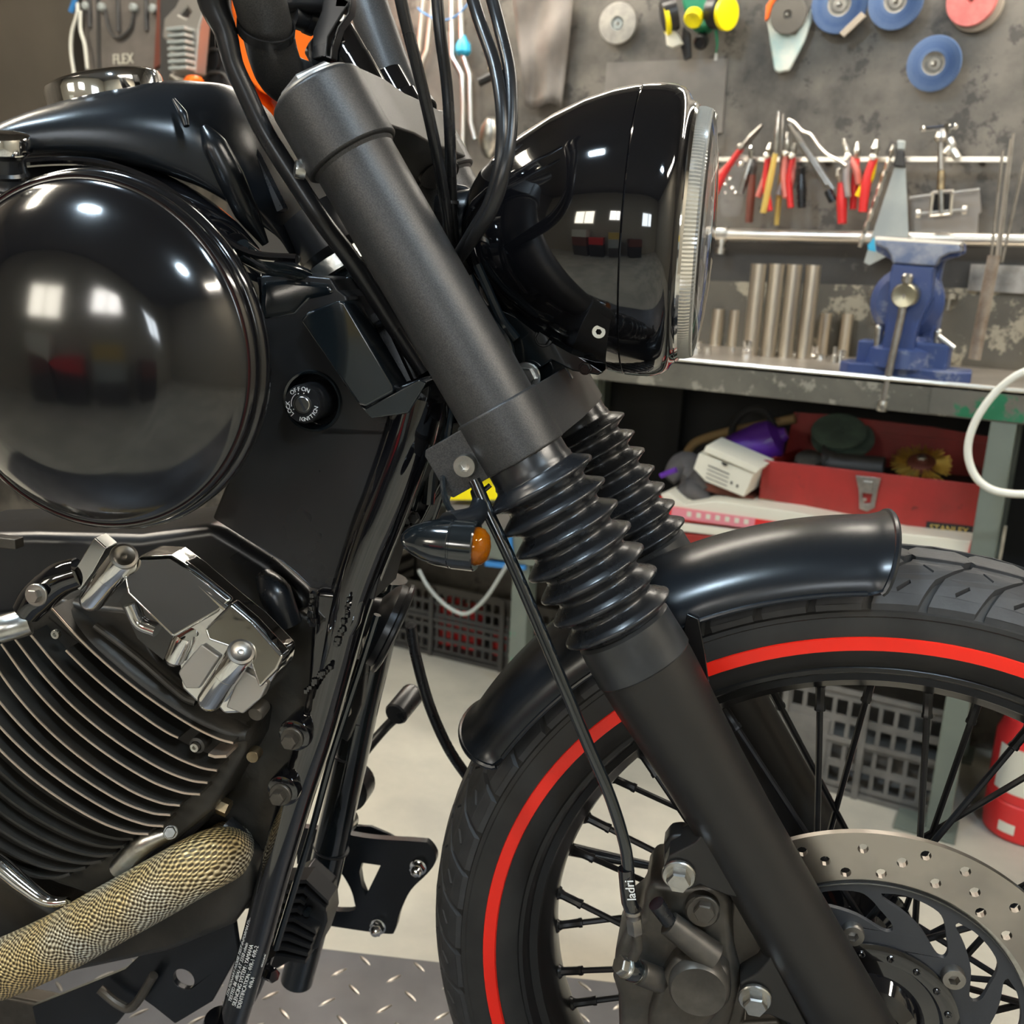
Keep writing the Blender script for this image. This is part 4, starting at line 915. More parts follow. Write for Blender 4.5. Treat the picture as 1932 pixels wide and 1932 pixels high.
P(G().poly([b(x, y, Y2 + .02) for x, y in ((635, 1572), (670, 1558), (700, 1560), (735, 1575), (760, 1590), (690, 1590), (640, 1585))], V(0, .004, 0)), 'footrest_bracket', 'satin', ctl, bevel=.001)
# gear lever with rubber toe piece
P(G().tube([b(655, 1480, .11), b(680, 1430, .12), b(730, 1370, .14), b(770, 1335, .14)], [.0075, .0065, .006, .006], 12, flat=.6), 'gear_lever', 'satin')
P(G().lathe([(.010, -.018), (.0115, -.016), (.0115, .014), (.0105, .018)], b(763, 1328, .13), V(.2, 1, .25), 24), 'toe_rubber', 'rubber')
P(G().lathe([(.022, -.004), (.022, .02), (.018, .024)], b(655, 1490, .13), (0, 1, 0), 24), 'lever_pivot', 'plastic')
P(G().lathe([(.012, 0), (.012, .015), (.008, .018), (.008, .03)], b(655, 1545, .12), (0, -1, .2), 20), 'clutch_nut', 'zinc')
# overflow hose arching to the floor side
P(G().tube([b(775, 1180, .05), b(785, 1240, .06), b(810, 1330, .07), b(845, 1410, .08), b(885, 1470, .09), b(920, 1520, .10)], .0048, 12), 'overflow_hose', 'rubber')
# long lever rod seen through the wheel
P(G().tube([b(1065, 1600, .09), b(1150, 1618, .09), b(1262, 1640, .09)], [.006, .005, .003], 12), 'far_stay', 'satin')
# ---- handlebar
P(G().tube([b(455, -120, -.125), b(478, -40, -.115), b(498, 30, -.100), b(516, 105, -.080), b(530, 138, -.068), b(552, 154, -.058), b(600, 172, -.040), b(660, 195, -.02)], .0158, 36, smooth=10), 'handlebar', 'matte')
P(G().tube([b(660, -90, .13), b(695, 10, .11), b(745, 150, .09), b(790, 245, .075), b(830, 330, .06)], .0158, 32), 'handlebar', 'matte')
P(G().lathe([(.0162, -.002), (.0172, -.001), (.0172, .003), (.0162, .004)], b(785, 212, .08), b(745, 150, .09) - b(790, 245, .075), 24), 'bar_clip', 'plastic')
zt = b(502, 52, -.098); zd = b(516, 105, -.080) - b(498, 30, -.100)
zax = (zd.normalized() + V(-.30, 0, -.12)).normalized()
zp = P(G().lathe([(.0164, -.0028), (.0176, -.0028), (.0176, .0028), (.0164, .0028)], zt, zax, 48, cap=False), 'cable_tie', 'plastic', angle=25)
P(G().box(b(418, 68, -.105), (.008, .012, .009), basis(zax)), 'tie_lock', 'plastic', zp, bevel=.001)
# brake cable along the bar and down behind the fork
P(G().tube([b(405, -60, -.115), b(402, 0, -.112), b(425, 60, -.11), b(440, 120, -.108), b(462, 170, -.105), b(500, 250, -.10), b(560, 345, -.095), b(610, 420, -.09), b(670, 500, -.075), b(740, 610, -.06), b(800, 700, -.05)], [.0105, .0095, .0070, .0062, .0062, .0062, .0062, .0062, .0062, .006, .006], 16), 'wiring_sleeve', 'plastic')
# riser clamps, gloss
def clamp(x, y, yc, n_, w_, L_, name):
    c0 = b(x, y, yc); g = G(); R = basis(FU, YA)
    g.box(c0, (.034, w_, L_), R)
    P(g, name, 'glossb', bevel=.010, seg=6)
R_ = basis(FU, YA)
for (x, y, yc, L_) in ((640, 108, -.045, .027), (670, 158, -.045, .028), (734, 172, .040, .024), (764, 216, .040, .028)):
    rr_ = .0185 if x < 700 else .0165; c0_ = b(x, y, yc) - FU * L_ / 2
    P(G().lathe([(rr_ - .0015, 0), (rr_, .0012), (rr_, L_ - .0012), (rr_ - .0015, L_)], c0_, FU, 40), 'riser_clamp', 'gloss', angle=50)
# black ribbed bracket of the instrument
ib = [(588, 112), (590, 60), (606, 20), (612, -20), (660, -20), (663, 5), (660, 25), (640, 52), (628, 90), (626, 110), (610, 108)]
P(G().poly([b(x, y, -.075) for x, y in ib], V(0, .010, 0), [[b(x, y, -.075) for x, y in ((616, 104), (619, 70), (634, 45), (648, 22), (655, 12), (655, 24), (636, 50), (624, 80), (622, 106))]]), 'mirror_bracket', 'plastic', bevel=.0015)
P(G().poly([b(x, y, -.066) for x, y in ((600, 112), (604, 60), (625, 20), (655, 5), (660, 25), (635, 60), (626, 112))], V(0, .003, 0)), 'bracket_web', 'plastic')
P(G().lathe([(.0028, 0), (.0028, .003), (.0012, .003), (.0012, .001), (0, .001)], b(645, 33, -.070), (0, -1, 0), 12), 'bracket_screw', 'zinc')
P(G().tube([b(552, 30, -.06), b(585, 40, -.05)], .0075, 16, smooth=0).tube([b(578, 36, -.052), b(592, 42, -.048)], .009, 16, smooth=0), 'bar_adjuster', 'plastic')
P(G().box(b(575, -15, -.05), (.05, .03, .03)), 'switch_block', 'plastic', bevel=.006)
# cables in front of the headlight
for pts, r in (([(748, -40, -.09), (765, 40, -.085), (793, 150, -.075), (820, 270, -.06), (838, 370, -.04), (850, 470, -.02), (856, 520, 0)], .0038),
               ([(822, -40, -.06), (830, 60, -.06), (843, 160, -.055), (849, 260, -.05), (852, 370, -.03), (858, 480, -.01)], .0038),
               ([(880, -40, -.06), (905, 40, -.07), (935, 130, -.09), (948, 220, -.105), (945, 300, -.11), (925, 380, -.105), (890, 440, -.09), (860, 490, -.07)], .0040),
               ([(918, -40, -.06), (942, 50, -.07), (962, 140, -.09), (964, 240, -.105), (952, 320, -.112), (930, 390, -.108), (900, 440, -.095), (868, 485, -.07)], .0040)):
    P(G().tube([b(*p) for p in pts], r, 14), 'control_cable', 'plastic')
P(G().lathe([(.0052, -.001), (.0052, .001)], b(852, 382, -.03), V(0, 0, 1), 12), 'cable_tie', 'plastic')
# ---- lift plate under the bike with raised lozenges
lz = AXLE.z - .3362
lc0 = W(594, 1787, Z=lz); lc1 = W(1165, 1853, Z=lz); ldir = (lc1 - lc0); ldir.z = 0; ldir.normalize(); lnor = V(-ldir.y, ldir.x, 0)
lo = lc0 - ldir * 1.3
lift = empty('lift_platform', lc0 - V(0, 0, lz), 'grey steel lift plate with raised lozenge tread under the motorcycle', 'lift', rz=math.atan2(ldir.y, ldir.x))
lp = G().box((.35, -.45, lz - .02), (3.0, .9, .04)).build('deck', 'lift', lift, bevel=.002)
G().box((.35, -.45, lz * .5 - .02), (2.6, .6, lz - .04)).build('lift_frame', 'dark', lift)
bar = None; kk = 0
for i in range(-14, 34):
    for j in range(0, 15):
        u = i * .034 + (.0085 if j % 2 else 0); v = -.014 - j * .026
        if (i + j) % 2: continue
        if kk >= 280: continue
        wpos = lc0 + ldir * u + lnor * v
        wp = Vector((wpos.x, wpos.y, lz)) - CAM
        xx = wp.dot(RX) / wp.dot(RF) * FPX + 966; yy = wp.dot(RD) / wp.dot(RF) * FPX + 966
        if not (-60 < xx < 1300 and yy < 2010): continue
        kk += 1
        rz = math.radians(45 if (i + j // 1) % 4 in (0, 1) else -45)
        rz = math.radians(48) if (j % 2) else math.radians(-42)
        if bar is None:
            g = G(); n = 8; rings = []
            for t in range(n + 1):
                q = t / n * 2 - 1; wd = .0024 * (1 - q * q) ** .6 + .0001; h = .0013 * (1 - abs(q) ** 3) + .0001
                rings.append([V(q * .0115, -wd, 0), V(q * .0115, -wd * .5, h), V(q * .0115, wd * .5, h), V(q * .0115, wd, 0)])
            g.loft(rings); bar = g.build('tread_bar', 'tread_bar', lift); o = bar
        else:
            o = bar.copy(); COL.objects.link(o)
        o.location = (u, v, lz); o.rotation_euler = (0, 0, rz)
# ================================================================== WORKSHOP BACKGROUND
WY = Y1                                       # plane of the back wall
def Q(px, py, off=0.0): return W(px, py, Y=WY - off)       # a point standing `off` metres out from the wall
def T(name, label, cat, g, m, group=None, **kw): return tag(g.build(name, m, **kw), label, cat, group)
def K(name, g, m, parent, **kw): return g.build(name, m, parent, **kw)
YF = V(0, -1, 0)
# wall panels: lighter steel sheet behind the headlight, seam strips
t = G().poly([Q(x, y, .006) for x, y in ((1145, 118), (1372, 110), (1362, 250), (1130, 300))], V(0, .004, 0))
T('steel_sheet', 'pale scuffed steel sheet fixed on the wall behind the headlight', 'sheet', t, 'plate')
T('wall_panel', 'brown grey plain panel at the far left behind the fuel tank', 'panel', G().poly([Q(x, y, .05) for x, y in ((-260, -160), (150, -160), (128, 320), (90, 700), (-260, 700))], V(0, .045, 0)), 'wall2')
T('wall_panel', 'dark blackened back panel low on the wall behind the long steel tubes', 'panel', G().poly([Q(x, y, .004) for x, y in ((1340, 455), (2100, 470), (2060, 560), (1330, 530))], V(0, .003, 0)), paint_worn('black band', (.05, .047, .042), (.03, .028, .026), .5, (.13, .12, .10), 5, .6, 0, 14, .64))
T('wall_panel', 'muddy brown scuffed backsplash board standing on the bench behind the steel tubes', 'panel', G().poly([Q(x, y, .010) for x, y in ((1280, 528), (2100, 552), (2080, 720), (1270, 650))], V(0, .008, 0)), paint_worn('splash', (.12, .108, .085), (.075, .068, .055), .9, (.36, .32, .24), 4, .6, 0, 14, .56))
# grinding discs hanging on the wall
def disc_(name, label, cx, cy, rpx, mats, off=.03, group=None, flap=False, tilt=(0, -1, 0), rin=.42, hub='greyd', hole=.10):
    c = Q(cx, cy, off); e = Q(cx + rpx, cy, off); r = (e - c).length * .93
    ax = Vector(tilt).normalized(); th = empty(name, c, label, 'disc', group)
    G().lathe([(r * rin, .004), (r * .96, .002), (r, -.002), (r * .98, -.008), (r * .4, -.006)], (0, 0, 0), ax, 48, cap=False).build('abrasive_ring', mats, th, angle=40)
    G().lathe([(r * rin, .004), (r * (rin - .06), -.003), (r * .26, -.005), (r * .24, -.001), (r * hole, -.001), (r * hole, -.008), (r * rin, -.008)], (0, 0, 0), ax, 36, cap=False).build('hub_plate', hub, th)
    if flap:
        pr = None
        for k in range(56):
            if pr is None:
                R = basis(ax); pts = [R @ V(r * rin * 1.02, 0, .0045), R @ V(r * .985, .001, .003), R @ V(r * .985, r * .10, .0045), R @ V(r * rin * 1.02, r * .05, .0058)]
                g = G().add([p for p in pts] + [p - ax * .0012 for p in pts], [(0, 1, 2, 3), (7, 6, 5, 4), (0, 4, 5, 1), (1, 5, 6, 2), (2, 6, 7, 3), (3, 7, 4, 0)])
                pr = g.build('flap', mats, th, smooth=False); base_ax = ax
            else:
                o = pr.copy(); COL.objects.link(o); q = Matrix.Rotation(2 * PI * k / 56, 4, ax); o.matrix_local = q
    G().tube([ax * -.02 * 1.0 + V(0, .0, r * .0), ax * .012], r * hole * .55, 10, smooth=0).build('hook', 'zinc', th)
    return th
disc_('grinding_disc', 'grey worn disc with pale centre, hanging above the headlight', 1165, 44, 37, 'greyd', tilt=(.12, -1, -.05), rin=.34, hub='lgrey')
disc_('flap_disc', 'lowest blue flap disc, hanging alone near the right edge', 1762, 120, 57, 'flap', flap=True, tilt=(-.08, -1, -.10), group='blue flap discs', off=.035)
disc_('flap_disc', 'left one of the two blue flap discs sharing a plastic sleeve', 1584, 8, 57, 'flap', flap=True, group='blue flap discs', off=.032, tilt=(.05, -1, -.05))
disc_('flap_disc', 'right one of the two blue flap discs sharing a plastic sleeve', 1690, 2, 57, 'flap', flap=True, group='blue flap discs', off=.036, tilt=(-.05, -1, -.05))
disc_('sanding_disc', 'salmon pink sanding disc at the top right', 1833, -2, 56, 'pinkd', off=.035, tilt=(-.25, -1, -.1), rin=.16, hub='pinkd', hole=.08)
disc_('backing_disc', 'beige fibre disc behind the pink sanding disc', 1842, 8, 57, 'beiged', off=.018, tilt=(-.12, -1, -.05), rin=.3)
disc_('grinding_disc', 'dark brown grinding disc hanging over the orange and white rag', 1487, 28, 37, 'browng', off=.045, rin=.25, hub='browng', tilt=(0, -1, -.05))
T('clip_strip', 'worn brown clip strip between the two upper blue flap discs', 'clip', G().poly([Q(x, y, .045) for x, y in ((1583, 62), (1625, 22), (1634, 30), (1592, 70))], V(0, .006, 0)), 'beiged', bevel=.001)
rag = empty('cloth_rag', Q(1487, 60, .02), 'orange and white pointed rag hanging under the brown disc', 'rag')
def relpoly(pts, off, dep, org): return G().poly([Q(x, y, off) - org for x, y in pts], V(0, dep, 0))
o_ = Vector(rag.location)
K('rag_body', relpoly(((1447, 10), (1446, 40), (1450, 62), (1452, 80), (1456, 105), (1460, 132), (1468, 137), (1488, 133), (1500, 110), (1518, 75), (1530, 40), (1534, 10), (1500, 66), (1465, 60)), .030, .012, o_), paint_worn('rag white', (.72, .70, .62), (.30, .50, .52), .4, (.5, .5, .45), 12, .8, 0, 20, .6), rag, bevel=.004)
K('orange_edge', relpoly(((1443, 40), (1445, 10), (1460, -12), (1470, -12), (1456, 8), (1450, 34)), .036, .01, o_), 'orange', rag, bevel=.002)
# respirator mask
mk = empty('respirator_mask', Q(1315, 20, .06), 'green and black half mask with three yellow valve caps, hanging above the headlight', 'mask')
o_ = Vector(mk.location)
K('face_piece', relpoly(((1280, -40), (1362, -40), (1358, 10), (1345, 45), (1330, 60), (1308, 60), (1294, 40), (1285, 5)), .055, .04, o_), 'teal', mk, bevel=.012, seg=3)
def cyl(px, py, rpx, off, ax, h, m, nm, par, org, prof=None):
    c = Q(px, py, off) - org; r = (Q(px + rpx, py, off) - Q(px, py, off)).length * .95
    g = G().lathe(prof(r, h) if prof else [(r, 0), (r, h * .9), (r * .9, h), (0, h)], c, ax, 28); return K(nm, g, m, par)
cyl(1275, 25, 30, .075, (-.85, -.45, -.30), .030, 'plastic', 'filter_housing', mk, o_)
cyl(1260, 35, 29, .085, (-.85, -.45, -.30), .010, 'yellow2', 'filter_cap', mk, o_)
cyl(1350, 22, 32, .075, (.85, -.45, -.10), .030, 'plastic', 'filter_housing', mk, o_)
cyl(1368, 26, 30, .090, (.85, -.40, -.10), .010, 'yellow2', 'filter_cap', mk, o_)
cyl(1311, 30, 18, .098, (0, -.75, -.65), .018, 'yellow2', 'valve_cap', mk, o_, lambda r, h: [(r, 0), (r, h * .8), (r * .85, h), (r * .7, h * .9), (0, h * .8)])
K('harness_pad', relpoly(((1254, 58), (1270, 56), (1280, 68), (1288, 82), (1268, 90), (1257, 86)), .085, .012, o_), 'cream', mk, bevel=.003)
K('lower_valve', G().lathe([(.012, 0), (.016, .008), (.016, .03), (.012, .034), (.008, .03), (0, .03)], Q(1326, 74, .03) - o_, (.15, -.9, -.4), 20), 'plastic', mk)
K('chin_strap', relpoly(((1288, 50), (1300, 60), (1303, 108), (1290, 114), (1284, 90)), .05, .012, o_), 'plastic', mk, bevel=.002)
K('green_cord', G().tube([Q(1351, 55, .06) - o_, Q(1353, 80, .055) - o_, Q(1351, 100, .05) - o_], [.004, .0025, .0012], 8), 'teal', mk)
K('cord_clip', G().box(Q(1351, 107, .05) - o_, (.006, .004, .014)), 'zinc', mk)
# grey leather sheet and clutter hanging between the cables
t = G(); rings = []
for i in range(15):
    f = i / 14; row = []
    for j in range(15):
        s_ = j / 14; xl = 965 + 25 * f; xr = 1085 - 25 * f; y_ = -40 + 240 * f
        row.append(Q(xl + (xr - xl) * s_, y_ + 6 * math.sin(s_ * 7), .035 + .010 * math.sin(s_ * 9 + f * 3) + .006 * math.sin(f * 11 + s_ * 4)))
    rings.append(row)
t.loft(rings, closed=False, cap=False); ob = T('leather_apron', 'grey brown leather apron hanging on the wall left of the headlight top', 'apron', t, 'leather'); md = ob.modifiers.new('thick', 'SOLIDIFY'); md.thickness = .004
for (pts, r, lab, mm) in (([(800, -20), (796, 30), (790, 95), (768, 128), (752, 170)], .006, 'bent steel rod, leftmost, partly behind the clutch cable', 'edge'), ([(818, -20), (812, 40), (806, 95), (786, 140), (778, 185)], .006, 'bent steel rod, second from the left behind the cables', 'edge'),
                      ([(852, -20), (853, 105), (872, 140), (874, 200), (873, 270), (877, 285)], .0055, 'bent steel rod with a kink, left one of the pair beside the headlight', 'edge'), ([(868, -20), (872, 100), (886, 140), (888, 230), (896, 262)], .0055, 'bent steel rod with a kink, right one of the pair beside the headlight', 'edge')):
    T('steel_rod', lab, 'rod', G().tube([Q(x, y, .03) for x, y in pts], r, 8, smooth=0), mm, 'bent rods behind the cables')
T('hanging_sheet', 'brown grey flat metal bottle shape hanging behind the control cables', 'sheet', G().poly([Q(x, y, .012) for x, y in ((800, 125), (812, 60), (850, 60), (852, 120), (870, 150), (872, 290), (850, 330), (790, 300), (775, 190))], V(0, .006, 0)), 'leather', bevel=.002)
T('wall_board', 'red brown narrow board behind the control cables', 'board', G().poly([Q(x, y, .006) for x, y in ((800, 150), (838, 150), (836, 270), (800, 250))], V(0, .004, 0)), 'brown')
T('cable_coil', 'thin blue cord looped between the hanging rods', 'cord', G().tube([Q(x, y, .045) for x, y in ((788, 15), (800, 25), (830, 38), (860, 30), (885, 5), (905, -20))], .0022, 8), 'blue')
T('blue_fitting', 'bright cyan plastic fitting hanging right of the bent rods', 'fitting', G().lathe([(.014, -.02), (.020, -.012), (.018, .006), (.010, .016), (.005, .026)], Q(874, 88, .03), (0, 0, 1), 16), 'cyan')
T('air_nozzle', 'chrome and green air fitting hanging just left of the headlight', 'nozzle', G().lathe([(.012, -.045), (.022, -.03), (.030, 0), (.024, .03), (.012, .05)], Q(925, 262, .05), (.2, -.3, 1), 20, m=0), 'zinc')
T('pipe_elbow', 'brass elbow hanging behind the control cables', 'fitting', G().tube([Q(925, 130, .04), Q(950, 135, .04), Q(965, 128, .04)], .009, 12), 'brass')
T('spring_hook', 'dark steel hook block under the brass elbow', 'hook', G().tube([Q(905, 155, .04), Q(940, 140, .04), Q(960, 150, .04)], .011, 12), 'plastic')
# a heavy toothed vent box, orange flank, and a board with lettering far left
vb = empty('welding_machine', W(430, 180, Y=WY - .25), 'dark vented welding machine with an orange side behind the handlebar', 'machine')
o_ = Vector(vb.location)
def QQ(px, py, off): return W(px, py, Y=WY - off) - o_
K('front_panel', G().poly([QQ(x, y, .25) for x, y in ((300, -60), (430, -60), (436, 60), (442, 250), (440, 300), (300, 300))], V(0, .2, 0)), 'vent', vb, bevel=.006)
K('orange_flank', G().poly([QQ(x, y, .245) for x, y in ((438, 150), (455, 130), (490, 170), (530, 190), (556, 270), (600, 60), (560, 30), (440, -60), (436, 60), (441, 250), (520, 262))], V(0, .18, 0)), 'orange', vb)
K('red_side', G().poly([QQ(x, y, .20) for x, y in ((512, 190), (548, 260), (600, 330), (640, 420), (640, 200), (560, 150))], V(0, .1, 0)), 'brown', vb)
for (x, y, w_) in ((395, 28, 34), (395, 70, 34), (402, 112, 34), (404, 155, 34), (412, 198, 34)):
    K('vent_opening', G().lathe([(.030, .000), (.029, .004), (.024, .0045), (.022, -.006), (0, -.010)], QQ(x, y, .254), (-.15, -1, -.05), 28), 'dark', vb)
    K('vent_hood', G().tube([QQ(x - w_ * .9, y + 6, .258), QQ(x - w_ * .3, y - 17, .262), QQ(x + w_ * .5, y - 16, .262), QQ(x + w_ * .95, y + 6, .258)], .004, 8), 'vent', vb)
ot = empty('aluminium_trigger_sprayer', W(345, 60, Y=WY - .33), 'light grey finned tool with an orange plug, in front of the vented machine', 'tool')
ot.name = 'finned_tool'; o_ = Vector(ot.location)
K('tool_body', G().poly([QQ(x, y, .33) for x, y in ((305, 70), (308, 35), (330, 12), (350, -30), (390, -30), (384, 20), (376, 50), (368, 140), (322, 140), (318, 80))], V(0, .04, 0), [[QQ(x, y, .33) for x, y in ((338, 28), (352, 12), (360, 22), (352, 34))]]), 'alu', ot, bevel=.006)
for i in range(7): K('fin', G().box(QQ(340 + i * .6, 56 + i * 12.3, .345), (.062, .035, .0085)), 'lgrey', ot, bevel=.002)
K('orange_plug', G().lathe([(.020, 0), (.023, .006), (.022, .034), (.016, .040), (0, .040)], QQ(360, 160, .35), (.9, -.35, -.1), 24), 'orange', ot)
K('tool_pipe', G().tube([QQ(325, 145, .345), QQ(345, 155, .345), QQ(362, 156, .345)], .010, 12), 'zinc', ot)
bd = empty('tool_poster', Q(230, 40, .07), 'grey brown tool case with moulded slots and pale lettering, upper left', 'case'); bd.name = 'tool_case'; o_ = Vector(bd.location)
def QB(px, py, off): return Q(px, py, off) - o_
K('case_body', G().poly([QB(x, y, .10) for x, y in ((152, -60), (310, -60), (306, 130), (290, 190), (165, 190))], V(0, .06, 0)), 'leather', bd, bevel=.004)
K('case_edge', G().poly([QB(x, y, .104) for x, y in ((180, -60), (186, -60), (190, 190), (184, 190))], V(0, .006, 0)), 'vent', bd)
K('brown_side', G().poly([QB(x, y, .11) for x, y in ((300, -60), (330, -60), (304, 120), (290, 130))], V(0, .05, 0)), 'brown', bd)
for (x, y0_, y1_) in ((168, -20, 52), (222, -20, 60), (275, -20, 58)):
    K('moulded_slot', G().tube([QB(x, y0_, .104), QB(x + 2, y1_, .104)], .007, 12, smooth=0), 'vent', bd)
for (x, y) in ((165, 12), (195, 14), (255, 15), (292, 17)):
    K('buckle', G().lathe([(.012, 0), (.012, .012), (.008, .016)], QB(x, y, .104), YF, 16), 'lgrey', bd)
K('case_bow', G().tube([QB(198, 20, .106), QB(206, 55, .108), (QB(222, 72, .108)), QB(245, 55, .108), QB(252, 22, .106)], .005, 10), 'vent', bd)
m_ = frame_mtx(QB(232, 112, .104), V(1, 0, 0), V(0, 0, 1)); textmesh('FLEX', .040, m_, 'lettering', 'cream', bd, extrude=.001)
T('power_cord', 'pale doubled cord hanging at the upper left beside the brown panel', 'cord', G().tube([Q(x, y, .13) for x, y in ((146, 5), (146, 25), (136, 60), (134, 95), (140, 140))], .0050, 8).tube([Q(x, y, .13) for x, y in ((152, 20), (152, 55), (160, 85), (165, 130))], .0050, 8), 'white_hose')
T('cord_clip', 'blue and white clip holding the pale cord, upper left', 'clip', G().tube([Q(134, 22, .135), Q(143, -4, .135)], .008, 10, smooth=0), 'blue')
T('cream_shelf', 'yellowish board under the welding machine behind the tank nose', 'board', G().poly([W(x, y, Y=WY - .30) for x, y in ((440, 250), (560, 272), (562, 290), (442, 268))], V(0, .3, 0)), 'ochre')
T('dark_cabinet', 'dark cabinet behind the steering head', 'cabinet', G().poly([W(x, y, Y=WY - .20) for x, y in ((440, 268), (700, 290), (700, 900), (380, 900))], V(0, .18, 0)), 'vent')
T('pale_post', 'pale cream post seen between tank nose and steering head', 'post', G().poly([W(x, y, Y=WY - .24) for x, y in ((566, 470), (600, 475), (596, 560), (562, 560))], V(0, .03, 0)), 'cream')
# upper tool rail and lower pipe
rail = empty('tool_rail', Q(1600, 302, .05), 'thin pale steel rail on the wall that the pliers hang from', 'rail'); o_ = Vector(rail.location)
K('rail_bar', G().box((Q(1340, 302, .05) + Q(1850, 300, .05)) / 2 - o_, ((Q(1850, 300, .05) - Q(1250, 300, .05)).length, .010, .010)), 'edge', rail, bevel=.001)
for x in (1560, 1853): K('rail_bracket', G().box(Q(x, 303, .025) - o_, (.012, .055, .010)), 'vent', rail)
pipe_ = empty('wall_pipe', Q(1600, 446, .05), 'pale horizontal steel pipe along the wall above the bench', 'pipe'); o_ = Vector(pipe_.location)
K('pipe_tube', G().tube([Q(1200, 438, .05) - o_, Q(2100, 457, .05) - o_], .0125, 20, smooth=0), 'edge', pipe_)
K('pipe_clamp', G().lathe([(.016, -.014), (.016, .014)], Q(1362, 441, .05) - o_, (1, 0, .02), 20), 'zinc', pipe_)
K('clamp_screw', G().lathe([(.011, 0), (.011, -.012), (.008, -.012), (.008, -.02), (.012, -.022), (.012, -.034)], Q(1362, 450, .05) - o_, (0, 0, 1), 16), 'zinc', pipe_)
# pliers and screwdrivers
def handle_tool(name, label, cat, top_, mid, ends, mats, jaw='zinc', wid=.0155, off=.075, grp='hand tools on the rail'):
    """top_ = jaw tip px, mid = pivot px, ends = handle end px list"""
    org = Q(*mid, off); th = empty(name, org, label, cat, grp); f = lambda p, o2=0: Q(p[0], p[1], off + o2) - org
    K('jaw', G().tube([f(mid), f(((top_[0] + mid[0]) / 2, (top_[1] + mid[1]) / 2)), f(top_)], [wid * .55, wid * .75, wid * .35], 10, flat=.6, smooth=3), jaw, th)
    for i, (e, mm) in enumerate(zip(ends, mats)):
        bend = ((mid[0] + e[0]) / 2 + (5 if i == 0 else -5) * (1 if len(ends) > 1 else 0), (mid[1] + e[1]) / 2)
        K('handle', G().tube([f(mid, .004 * i), f(bend, .004 * i), f(e, .004 * i)], [wid * .55, wid * .72, wid * .62], 12, flat=.7, smooth=4), mm, th)
    if len(ends) > 1: K('pivot', G().lathe([(.007, 0), (.007, .009), (.004, .011)], V(0, -.006, 0), YF, 14), jaw, th)
    return th
handle_tool('pliers', 'long-nosed pliers with pink handles leaning left beside the headlight lens', 'pliers', (1438, 236), (1400, 278), [(1352, 335), (1350, 365)], ['pinkp', 'redp'], 'steel')
handle_tool('wire_fork', 'forked bright steel tool tip poking out beside the headlight lens', 'tool', (1352, 216), (1338, 250), [(1336, 290)], ['zinc'])
handle_tool('spanner', 'short bright spanner with pink tip hanging below the leaning pliers', 'spanner', (1420, 268), (1418, 300), [(1398, 365)], ['zinc'], 'chrome', .016)
handle_tool('screwdriver', 'dark red and black screwdriver pointing down, left of the ochre file', 'screwdriver', (1422, 300), (1420, 330), [(1413, 420)], ['brown'], 'vent', .018)
handle_tool('pliers', 'small pliers with faded pink handles, left of the ochre handled file', 'pliers', (1454, 270), (1449, 295), [(1430, 372), (1452, 398)], ['pinkp', 'redp'])
handle_tool('file', 'long bright file with ochre handle hanging nearer than its twin', 'file', (1470, 210), (1463, 290), [(1440, 402)], ['ochre'], 'zinc', .014, .095)
handle_tool('file', 'shorter file with dull ochre handle reaching lower than its twin', 'file', (1478, 215), (1474, 330), [(1465, 425)], ['ochre'], 'steel', .012, .06)
handle_tool('pliers', 'pliers with grey and pink handles right of the ochre files', 'pliers', (1487, 250), (1484, 290), [(1469, 368), (1483, 372)], ['greyp', 'pinkp'])
handle_tool('pliers', 'pliers with pink handle and red lower grip beside the black handle', 'pliers', (1500, 270), (1496, 295), [(1482, 375), (1492, 392)], ['pinkp', 'redp'])
handle_tool('rubber_grip_tool', 'plain black handled tool hanging right of the red grips', 'tool', (1512, 308), (1512, 330), [(1513, 392)], ['rubber'], 'rubber', .020).name = 'scraper_tool'
handle_tool('pliers', 'pale jawed pliers with pink handle just under the bent chrome strip', 'pliers', (1592, 262), (1602, 296), [(1620, 348), (1600, 372)], ['pinkp', 'greyp'])
handle_tool('pliers', 'plain red handled pliers hanging lowest, left of the yellow ones', 'pliers', (1582, 318), (1588, 345), [(1589, 422)], ['redp'], 'steel', .022)
handle_tool('screwdriver', 'red screwdriver with a white tip left of the yellow pliers', 'screwdriver', (1619, 268), (1616, 300), [(1609, 395)], ['redp'], 'zinc', .017, .06)
handle_tool('pliers', 'yellow and red pliers with a bright nose', 'pliers', (1655, 264), (1649, 298), [(1620, 372), (1628, 400)], ['yellow', 'redp'], 'zinc', .021, .09)
tp_ = empty('parts_bag', Q(1375, 360, .085), 'clear plastic bag of small parts hanging below the leaning pliers', 'bag'); o_ = Vector(tp_.location)
K('bag_film', G().poly([Q(x, y, .085) - o_ for x, y in ((1392, 290), (1412, 292), (1404, 360), (1394, 405), (1380, 411), (1360, 408), (1354, 380), (1362, 340))], V(0, .014, 0)), 'bag', tp_, bevel=.005, seg=3)
for (x, y, r) in ((1398, 310, .009), (1378, 337, .007), (1369, 347, .007), (1382, 355, .006), (1369, 364, .004), (1388, 364, .005)): K('small_part', G().ball(Q(x, y, .078) - o_, r, 10), 'chrome', tp_)
T('chrome_strip', 'bent bright chrome strip slanting across the rail', 'strip', G().tube([Q(x, y, .095) for x, y in ((1488, 226), (1500, 232), (1515, 248), (1530, 254), (1545, 275), (1562, 292), (1582, 302), (1596, 312))], .0085, 10, flat=.4, smooth=4), 'edge')
